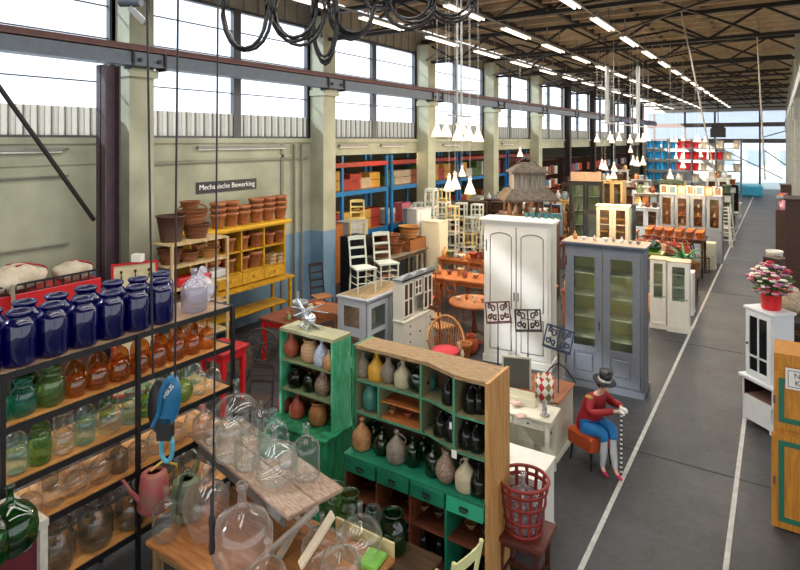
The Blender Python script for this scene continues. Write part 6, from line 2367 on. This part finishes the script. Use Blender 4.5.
# ================================================================ rows of furniture further down the hall
rr = random.Random(21)
PAL = [('#e2ddcc', 'ivory'), ('#b5703a', 'orange-brown'), ('#8a4a2a', 'red-brown'), ('#c9ccca', 'light grey'), ('#4a3428', 'dark brown'), ('#8a9aa8', 'blue-grey'), ('#d8b070', 'honey'), ('#6a7a5a', 'sage'), ('#e8e4da', 'white')]
rowdef = [(-6.9, 18.6, 'left of the model house', 4, 1.05), (-8.4, 19.5, 'along the columns', 6, 1.3), (-6.95, 23.0, 'behind the model house', 4, 1.4), (-4.6, 24.6, 'behind the grey cupboards', 4, 1.2), (-2.2, 28.0, 'beside the aisle far back', 6, 1.6),
          (-3.9, 27.0, 'second from the aisle far back', 5, 1.8), (-6.2, 27.0, 'in the far centre', 6, 1.8), (-8.2, 28.0, 'by the far steel columns', 7, 1.8)]
for ri, (x0, y0, where, n, dy) in enumerate(rowdef):
    for k in range(n):
        c, nm = PAL[(ri * 4 + k * 5) % 9]
        h_ = rr.choice([1.3, 1.7, 2.0, 2.15])
        kind = (k + ri) % 3
        x = x0 + rr.uniform(-.25, .25)
        y = y0 + dy * k
        M = mat(c, .5)
        if kind == 0:
            put('fc%s%s' % (c, h_), cabinet('glazed_cabinet', .95, .5, h_, M, doors=2, glazed=.6, inside=mat('#a06a3a', .6), shelves=3, cornice=.04), (x, y, 0), rr.uniform(-.1, .3), '%s glazed cabinet, %s in the row %s' % (nm, ORD[k], where), 'cabinet', 'furniture %s' % where)
            top = h_ + .04
        elif kind == 1:
            put('fs%s' % c, shelf_unit('open_shelf', 1.0, .4, 1.8, M, (.1, .55, 1.0, 1.4, 1.8)), (x, y, 0), rr.uniform(-.1, .3), '%s open shelf, %s in the row %s' % (nm, ORD[k], where), 'shelf', 'furniture %s' % where)
            top = 1.8
            for q in range(3):
                c2, n2 = PAL[(q * 4 + k * 3 + ri) % 9]
                put('fb' + c2, crate('box', mat(c2, .6), .24, .28, .26, 1), (x - .3 + .3 * q, y, 1.402), 0, '%s box, %s from the left in the %s piece %s' % (n2, ORD[q], ORD[k], where), 'box', 'boxes in shelves %s' % where)
        else:
            put('ft%s' % c, table('side_table', .9, .6, .8, M, M, .04, .06), (x, y, 0), rr.uniform(-.1, .3), '%s table, %s in the row %s' % (nm, ORD[k], where), 'table', 'furniture %s' % where)
            put('ft2%s' % c, open_cube('nest_stand', M, .5, .45, .6, .05, 1), (x, y, .802), .1, '%s stand on the %s table in the row %s' % (nm, ORD[k], where), 'stand', 'stands on tables %s' % where)
            top = 1.41
        for q in range(2 if kind == 2 else 3):
            c2, n2 = PAL[(q * 2 + k * 7 + ri * 3) % 9]
            kd = ('vase', 'wide_jar', 'flower_pot')[(q + k) % 3]
            vessel(kd, mat(c2, .5), x - .25 + .26 * q, y, top + .002, rr.uniform(.2, .34), '%s %s, %s from left on %s piece %s' % (n2, kd.replace('_', ' '), ORD[q], ORD[k], where), 'vessel', 'vessels on furniture %s' % where)

# far storage rack with blue and red tubs
r = empty('storage_rack', (-5.0, 44.0, 0), 0, 'high grey storage rack of blue and red tubs at the far end', 'rack')
for x in (-2.9, -1.45, 0, 1.45, 2.9):
    for y in (-.4, .4):
        MB().box(x - .04, x + .04, y - .04, y + .04, 0, 4.1).build('post', GREYST, r)
for z in (1.2, 1.95, 2.7, 3.45):
    MB().box(-2.94, 2.94, -.45, .45, z - .06, z).build('shelf', mat('#8a8c8c', .6, name='rack_grey'), r)
TB = {'blue': mat('#0f86c0', .4, name='bright_blue_tub'), 'red': mat('#d8242c', .4, name='bright_red_tub'), 'cream': mat('#d8c8ac', .6, name='cream_tub')}
for lev, z in enumerate((1.2, 1.95, 2.7, 3.45)):
    for k in range(12):
        nm = 'blue' if k < 4 else ('red' if k < (10 if lev == 2 else 7) else 'cream')
        if lev == 0 and k > 3:
            nm = 'cream'
        if nm == 'cream' and (k + lev) % 2:
            continue
        put('tub' + nm, basket('tub', TB[nm], .42, .5, .48, .85, False, False), (-7.65 + k * .48, 44, z + .001), 0, '%s tub, %s from the left, %s level of the far storage rack' % (nm, ORD[k], ORD[lev]), 'tub', '%s tubs on the far storage rack' % nm)
o = MB().bevbox(-.9, .9, -1, 1, 0, .75, .1).build('covered_table', mat('#35a8c8', .5, name='cyan_tarpaulin'), None, (-1.9, 49, 0))
tag(o, 'low table under a cyan cover at the far end of the aisle', 'table')
o = MB().box(-.5, .5, -.3, .3, 0, .7).box(-.42, .42, -.2, .2, .7, 1.0).build('unit_heater', STEEL, None, (-3.9, 50, 4.2))
tag(o, 'dark unit heater hanging below the roof at the far end', 'heater')
MB().cyl((0, 0, 1.0), (0, 0, 3.75), .03).build('hanger_rod', STEEL, o)

# side hall racks seen through the openings
RKB = mat('#1d7fc4', .45, name='rack_beam_blue')
RKR = mat('#b8352a', .5, name='rack_beam_red')
rr = random.Random(31)
for i in range(4):
    y0 = 13.8 + 5.1 * i
    r = empty('pallet_rack', (-11.6, y0, 0), PI / 2, 'blue pallet rack seen through the openings, %s from the near end' % ORD[i], 'rack')
    m = MB()
    for x in (-2.4, 0, 2.4):
        for y in (-.45, .45):
            MB().box(x - .05, x + .05, y - .04, y + .04, 0, 3.5).build('post', RKB, r)
    for z, M in ((1.1, RKB), (2.42, RKB), (3.3, RKR)):
        MB().box(-2.4, 2.4, -.5, -.44, z - .14, z).box(-2.4, 2.4, .44, .5, z - .14, z).build('beam', M, r)
        MB().box(-2.4, 2.4, -.44, .44, z - .03, z).build('shelf', OAK, r)
    for z in (1.1, 2.42, .0):
        for k in range(9):
            c, nm = [('#a83a30', 'red'), ('#d8a84a', 'yellow'), ('#c9b8a0', 'cream'), ('#5a7a4a', 'green'), ('#8a4a2a', 'brown'), ('#d87a8a', 'pink'), ('#dcdcd4', 'white')][rr.randrange(7)]
            hh = rr.choice([.35, .5, .62])
            put('pb%s%s' % (c, hh), crate('box', mat(c, .6), .42, .6, hh, 1 if hh < .5 else 2), (-11.6, y0 - 2.1 + k * .52, z + .002), 0, '%s box, %s from near, %s level of the %s pallet rack' % (nm, ORD[k], {1.1: 'middle', 2.42: 'top', .0: 'floor'}[z], ORD[i]), 'box', 'boxes on the pallet racks')
for i, y in enumerate((12.4, 13.6, 17.2, 18.5, 22.3)):
    c, nm = PAL[(i * 2 + 1) % 9]
    put('shc%s' % c, cabinet('side_cabinet', .9, .5, 1.6, mat(c, .5), doors=2, cornice=.03), (-10.6, y, 0), PI / 2, '%s cabinet standing in the side opening, %s from the near end' % (nm, ORD[i]), 'cabinet', 'cabinets in the openings')

# ================================================================ smaller things filling the gaps
rr = random.Random(77)
WCOL = [('#b5502c', 'rust'), ('#d8a860', 'honey'), ('#e2d8c0', 'cream'), ('#7a3a24', 'chestnut'), ('#8f9a6a', 'moss'), ('#c97a3c', 'orange'), ('#5a4034', 'umber'), ('#a8b0b4', 'grey')]


def things(key, where, spots, grp, hs=(.14, .3), kinds=('vase', 'flower_pot', 'wide_jar', 'bowl'), cat='vessel'):
    for i, (x, y, z) in enumerate(spots):
        c, nm = WCOL[(i * 3 + len(key)) % 8]
        kd = kinds[i % len(kinds)]
        h = rr.uniform(*hs) * (.45 if kd == 'bowl' else 1)
        vessel(kd, mat(c, .5), x, y, z + .001, h, '%s %s, %s from left %s' % (nm, kd.replace('_', ' '), ORD[i], where), cat, grp, wide=.9)


things('a', 'on the long orange table, front edge', [(-7.55 + .17 * i, 13.74, .85) for i in range(7)], 'vessels on the long orange table')
things('bb', 'on the floor between round table and wardrobe', [(-4.85 + .0 * i, 9.35 + .25 * i, 0) for i in range(4)], 'vessels on the floor by the wardrobe', (.25, .4))
things('ccc', 'on top of the black-green cabinet', [(-5.95 + .2 * i, 20.12, 2.592) for i in range(1)], None, (.15, .2))
things('dddd', 'on the near edge of the red-legged table', [(-7.3, 7.55 + .28 * i, .782) for i in range(4)], 'vessels on the red-legged table')
# low tables with wares between the grey-blue cupboard and the glazed cabinets
for i, (x, y, w_, c, n_, lab) in enumerate(((-3.5, 12.6, .9, '#8a4a2a', 'red-brown', 'behind the grey-blue cupboard'), (-4.6, 12.4, 1.0, '#b5703a', 'orange-brown', 'behind the white wardrobe'),
                                  (-3.3, 14.6, .9, '#4a3428', 'dark', 'between cupboard and lit cream cabinet'), (-6.2, 18.0, 1.1, '#8a4a2a', 'red-brown', 'in front of the black-green cabinet'), (-4.7, 21.9, 1.0, '#b5703a', 'orange-brown', 'left of the dove grey cupboards'))):
    put('gt' + c + str(w_), table('side_table', w_, .6, .78, mat(c, .5), mat(c, .5), .04, .06), (x, y, 0), 0, '%s table %s' % (n_, lab), 'table')
    things('e' * (i + 1), 'on the %s table %s' % (n_, lab.replace('in front of the', 'by the')), [(x - w_ / 2 + .12 + .17 * q, y - .12 + .2 * (q % 2), .78) for q in range(int(w_ / .17))], 'vessels on the table %s' % lab, (.16, .42))
    for q in range(2):
        c2, n2 = WCOL[(i + q * 3) % 8]
        put('gc' + c2, crate('box', mat(c2, .6), .3, .28, .26, 2), (x - .25 + .4 * q, y + .02, .12), .2 * q, '%s box under the %s table %s' % (n2, n_, lab.replace('in front of the', 'by the')), 'box')
# tall narrow things rising behind the cupboards: lamp posts, coat stands, rolled rugs
def mk_coat(M):
    def f():
        r = empty('coat_stand')
        MB().tube([(0, 0, .15), (0, 0, 1.9)], .022, 8).build('pole', M, r)
        for k in range(4):
            a = k * PI / 2
            MB().tube([(0, 0, .3), (.14 * math.cos(a), .14 * math.sin(a), .2), (.26 * math.cos(a), .26 * math.sin(a), .012)], .016, 6).build('leg', M, r)
            MB().tube([(0, 0, 1.7), (.1 * math.cos(a), .1 * math.sin(a), 1.68), (.17 * math.cos(a), .17 * math.sin(a), 1.85)], .012, 6).build('hook', M, r)
        return r
    return f


for i, (x, y, s_, lab) in enumerate(((-4.95, 16.6, 1.15, 'between model house and lit cream cabinet'), (-5.35, 18.0, 1.1, 'in front of the black-green cabinet'), (-6.6, 16.9, 1.1, 'behind the model house\'s left side'), (-4.1, 13.6, 1.1, 'behind the grey-blue cupboard'), (-6.3, 15.6, 1.0, 'beside the stacked stands'))):
    put('coat', mk_coat(mat('#3a2a22', .5, name='dark_turned_wood')), (x, y, 0), i * .4, 'dark wooden coat stand %s' % lab, 'coat stand', None, s_)
for i, (x, y, lab) in enumerate(((-7.4, 17.6, 'left of the model house'), (-8.4, 17.2, 'nearest the columns'), (-7.9, 18.2, 'behind the stacked stands'))):
    put('dkshelf', shelf_unit('book_shelf', 1.0, .35, 2.0, DARKW, (.1, .5, .9, 1.3, 1.7, 2.0)), (x, y, 0), .2, 'dark brown shelf of crockery %s' % lab, 'shelf')
    for q in range(8):
        c, nm = WCOL[(q + i * 3) % 8]
        vessel(('wide_jar', 'vase')[q % 2], mat(c, .5), x - .36 + .24 * (q % 4), y, (1.301, .901)[q // 4], .26, '%s vessel, %s from the left, %s level of the shelf %s' % (nm, ORD[q % 4], ('upper', 'lower')[q // 4], lab), 'vessel', 'crockery %s' % lab)
# right-hand side of the aisle
put('rtab3', table('side_table', .7, .6, .8, DARKW, DARKW, .04, .06), (.4, 11.85, 0), 0, 'dark table behind the cream dried flowers', 'table')
things('gg', 'on the dark table behind the dried flowers', [(.12 + .15 * i, 11.75 + .1 * (i % 2), .8) for i in range(4)], 'vessels behind the dried flowers', (.3, .5))
put('rcup', cabinet('low_cabinet', .5, .45, .85, CREAM, doors=1, cornice=.02), (.35, 15.4, 0), -PI / 2, 'cream low cabinet on the right before the dark wood cabinet', 'cabinet')
things('hhh', 'on the cream low cabinet at the right', [(.25 + .12 * i, 15.3 + .12 * (i % 2), .875) for i in range(3)], 'vessels on the cream low cabinet', (.2, .34))

for i, (x, y) in enumerate(((-3.55, 18.35), (-3.2, 18.4), (-2.2, 18.2), (-2.1, 18.5))):
    put('wbk%d' % (i % 2), basket('wicker_basket', (WK, WK3)[i % 2], .4, .36, .5, .75), (x, y, 0), i, 'upright wicker basket, %s from the left between the two pot tables' % ORD[i], 'basket', 'baskets between the pot tables')
for i in range(5):
    put('tbk%d' % (i % 2), basket('wicker_basket', (WK, mat('#b5443a', .6, name='brick_red_basket'))[i % 2], .26, .26, .16, .75, True), (-3.3 + .28 * i, 17.7, .982), i * .6, '%s handled basket, %s from the left at the back of the lower table' % (('brown', 'brick red')[i % 2], ORD[i]), 'basket', 'handled baskets on the lower table')
things('iiiii', 'standing low on the floor by the vitrines', [(-2.5 - .3 * i, 14.2 + .1 * i, 0) for i in range(4)], 'vessels on the floor by the vitrines', (.3, .5))
for i, (x, y) in enumerate(((-2.0, 16.75), (-2.0, 19.9))):
    put('xch', chair('wooden_chair', mat('#4a2c20', .5, name='dark_chair_wood'), h=.9, slats=2), (x, y - .1, 0), (1.3, 1.9)[i], 'dark wooden chair by the aisle line, %s' % ('just past the plant', 'past the pot table')[i], 'chair')

# ================================================================ tall dark shelves in the far openings
for i in range(5):
    y0 = 29.2 + 4.6 * i
    put('tallsh', shelf_unit('tall_shelf', 3.6, .5, 3.0, DARKW, (.1, .8, 1.5, 2.2, 2.98), divs=2), (-10.3, y0, 0), PI / 2, 'tall dark shelf in the far openings, %s from the near end' % ORD[i], 'shelf', 'tall shelves in the far openings')
    for z, ln in ((.8, 'lower'), (1.5, 'middle'), (2.2, 'upper')):
        for k in range(7):
            c, nm = [('#a83a30', 'red'), ('#c87a4a', 'clay'), ('#c9b8a0', 'cream'), ('#2a7ab0', 'blue'), ('#8a4a2a', 'brown'), ('#dcdcd4', 'white')][rr.randrange(6)]
            put('tb%s' % c, crate('box', mat(c, .6), .36, .34, .42, 1), (-10.22, y0 - 1.5 + k * .5, z + .002), 0, '%s box, %s from near, %s board of the %s tall shelf' % (nm, ORD[k], ln, ORD[i]), 'box', 'boxes on the tall shelves')

# ================================================================ pendant lamps
k = 0
for u, v, Z in ((437, 137, 9.2), (446, 137, 9.0), (458, 141, 8.9), (469, 141, 9.0), (478, 142, 9.1)):
    p = D(u, v, Z)
    lamp(p, 'milk glass pendant lamp, %s from the left in the nearest upper cluster' % ORD[k], 'milk glass pendant lamps')
    k += 1
for i, (u, v, Z) in enumerate(((449, 191, 9.6), (455, 189, 9.3), (470, 194, 9.3))):
    lamp(D(u, v, Z), 'milk glass pendant lamp, %s from the left in the nearest lower cluster' % ORD[i], 'milk glass pendant lamps')
for i, (u, v) in enumerate(((597, 142), (610, 140), (612, 143), (619, 141), (630, 143), (638, 142), (643, 142), (648, 141))):
    lamp(D(u, v, 18 + .4 * (i % 3)), 'milk glass pendant lamp, %s from the left in the middle upper row' % ORD[i], 'milk glass pendant lamps')
for i, (u, v) in enumerate(((602, 169), (605, 170), (614, 171), (633, 165), (637, 166), (643, 165))):
    lamp(D(u, v, 17 + .3 * (i % 3)), 'milk glass pendant lamp, %s from the left in the middle lower row' % ORD[i], 'milk glass pendant lamps')
for i, (u, v) in enumerate(((672, 142), (676, 142), (683, 141), (695, 142), (699, 142), (705, 142), (676, 159), (682, 159), (701, 157))):
    lamp(D(u, v, 26 + .3 * (i % 3)), 'milk glass pendant lamp, %s from the left in the far group' % ORD[i], 'milk glass pendant lamps')
m = MB()
m.bar(D(447, 115, 9.0), D(471, 117, 9.0), .025).bar(D(440, 90, 9.0), D(478, 91, 9.0), .02)
for u in (457, 461):
    m.cyl(D(u, 117, 9.0), D(u, -10, 9.0), .012, n=6)
tag(m.build('lamp_bar', mat('#a8aaa8', .4, .3, name='pale_steel')), 'pale steel bar holding the nearest lamp cluster', 'lamp bar')
m = MB()
m.bar(D(600, 122, 18), D(655, 128, 18), .04)
for u in (607, 638):
    m.cyl(D(u, 124, 18), D(u, 66, 18), .06, n=6)
tag(m.build('lamp_bar', mat('#a8aaa8', .4, .3, name='pale_steel')), 'grey bar on two poles holding the middle lamp rows', 'lamp bar')
# low lamps added with a warm bulb beneath each to make the displays glow
for i, (x, y, z, e) in enumerate(((-2.6, 20.6, 2.6, 130), (-3.6, 15.6, 2.5, 80), (-6.6, 12.9, 2.6, 110), (-4.6, 9.0, 3.6, 25), (-6.5, 16.5, 3.0, 60), (-5.0, 24.5, 3.0, 140), (-2.6, 18.0, 2.4, 60), (-9.9, 15.5, 3.4, 50), (-4.0, 38, 3.6, 200))):
    o = lamp((x, y, z + .5), 'added milk glass pendant lamp hanging low over the wares, %s from the camera' % ORD[i], 'added low milk glass lamps over the wares')
    la = bpy.data.lights.new('added_warm_bulb', 'POINT')
    la.energy = e
    la.color = (1, .72, .42)
    la.shadow_soft_size = .12
    lo = bpy.data.objects.new('added_warm_bulb', la)
    COL.objects.link(lo)
    lo.parent = o
    lo.location = (0, 0, -.3)
# pale ropes hanging from the roof
for i, (a, b) in enumerate((((687, 40), (718, 190)), ((756, 15), (765, 180)))):
    pa_, pb_ = D(*a, 14), D(*b, 14)
    pa_ = pa_ + (pa_ - pb_) * ((7.5 - pa_.z) / (pa_.z - pb_.z))
    o = MB().cyl(pa_, pb_, .018, n=6).build('rope', mat('#b8ac9a', .8, name='pale_rope'))
    tag(o, ('slanting pale rope hanging from the roof', 'steeper pale rope hanging over the aisle')[i], 'rope')
    p = D(*a, 14)
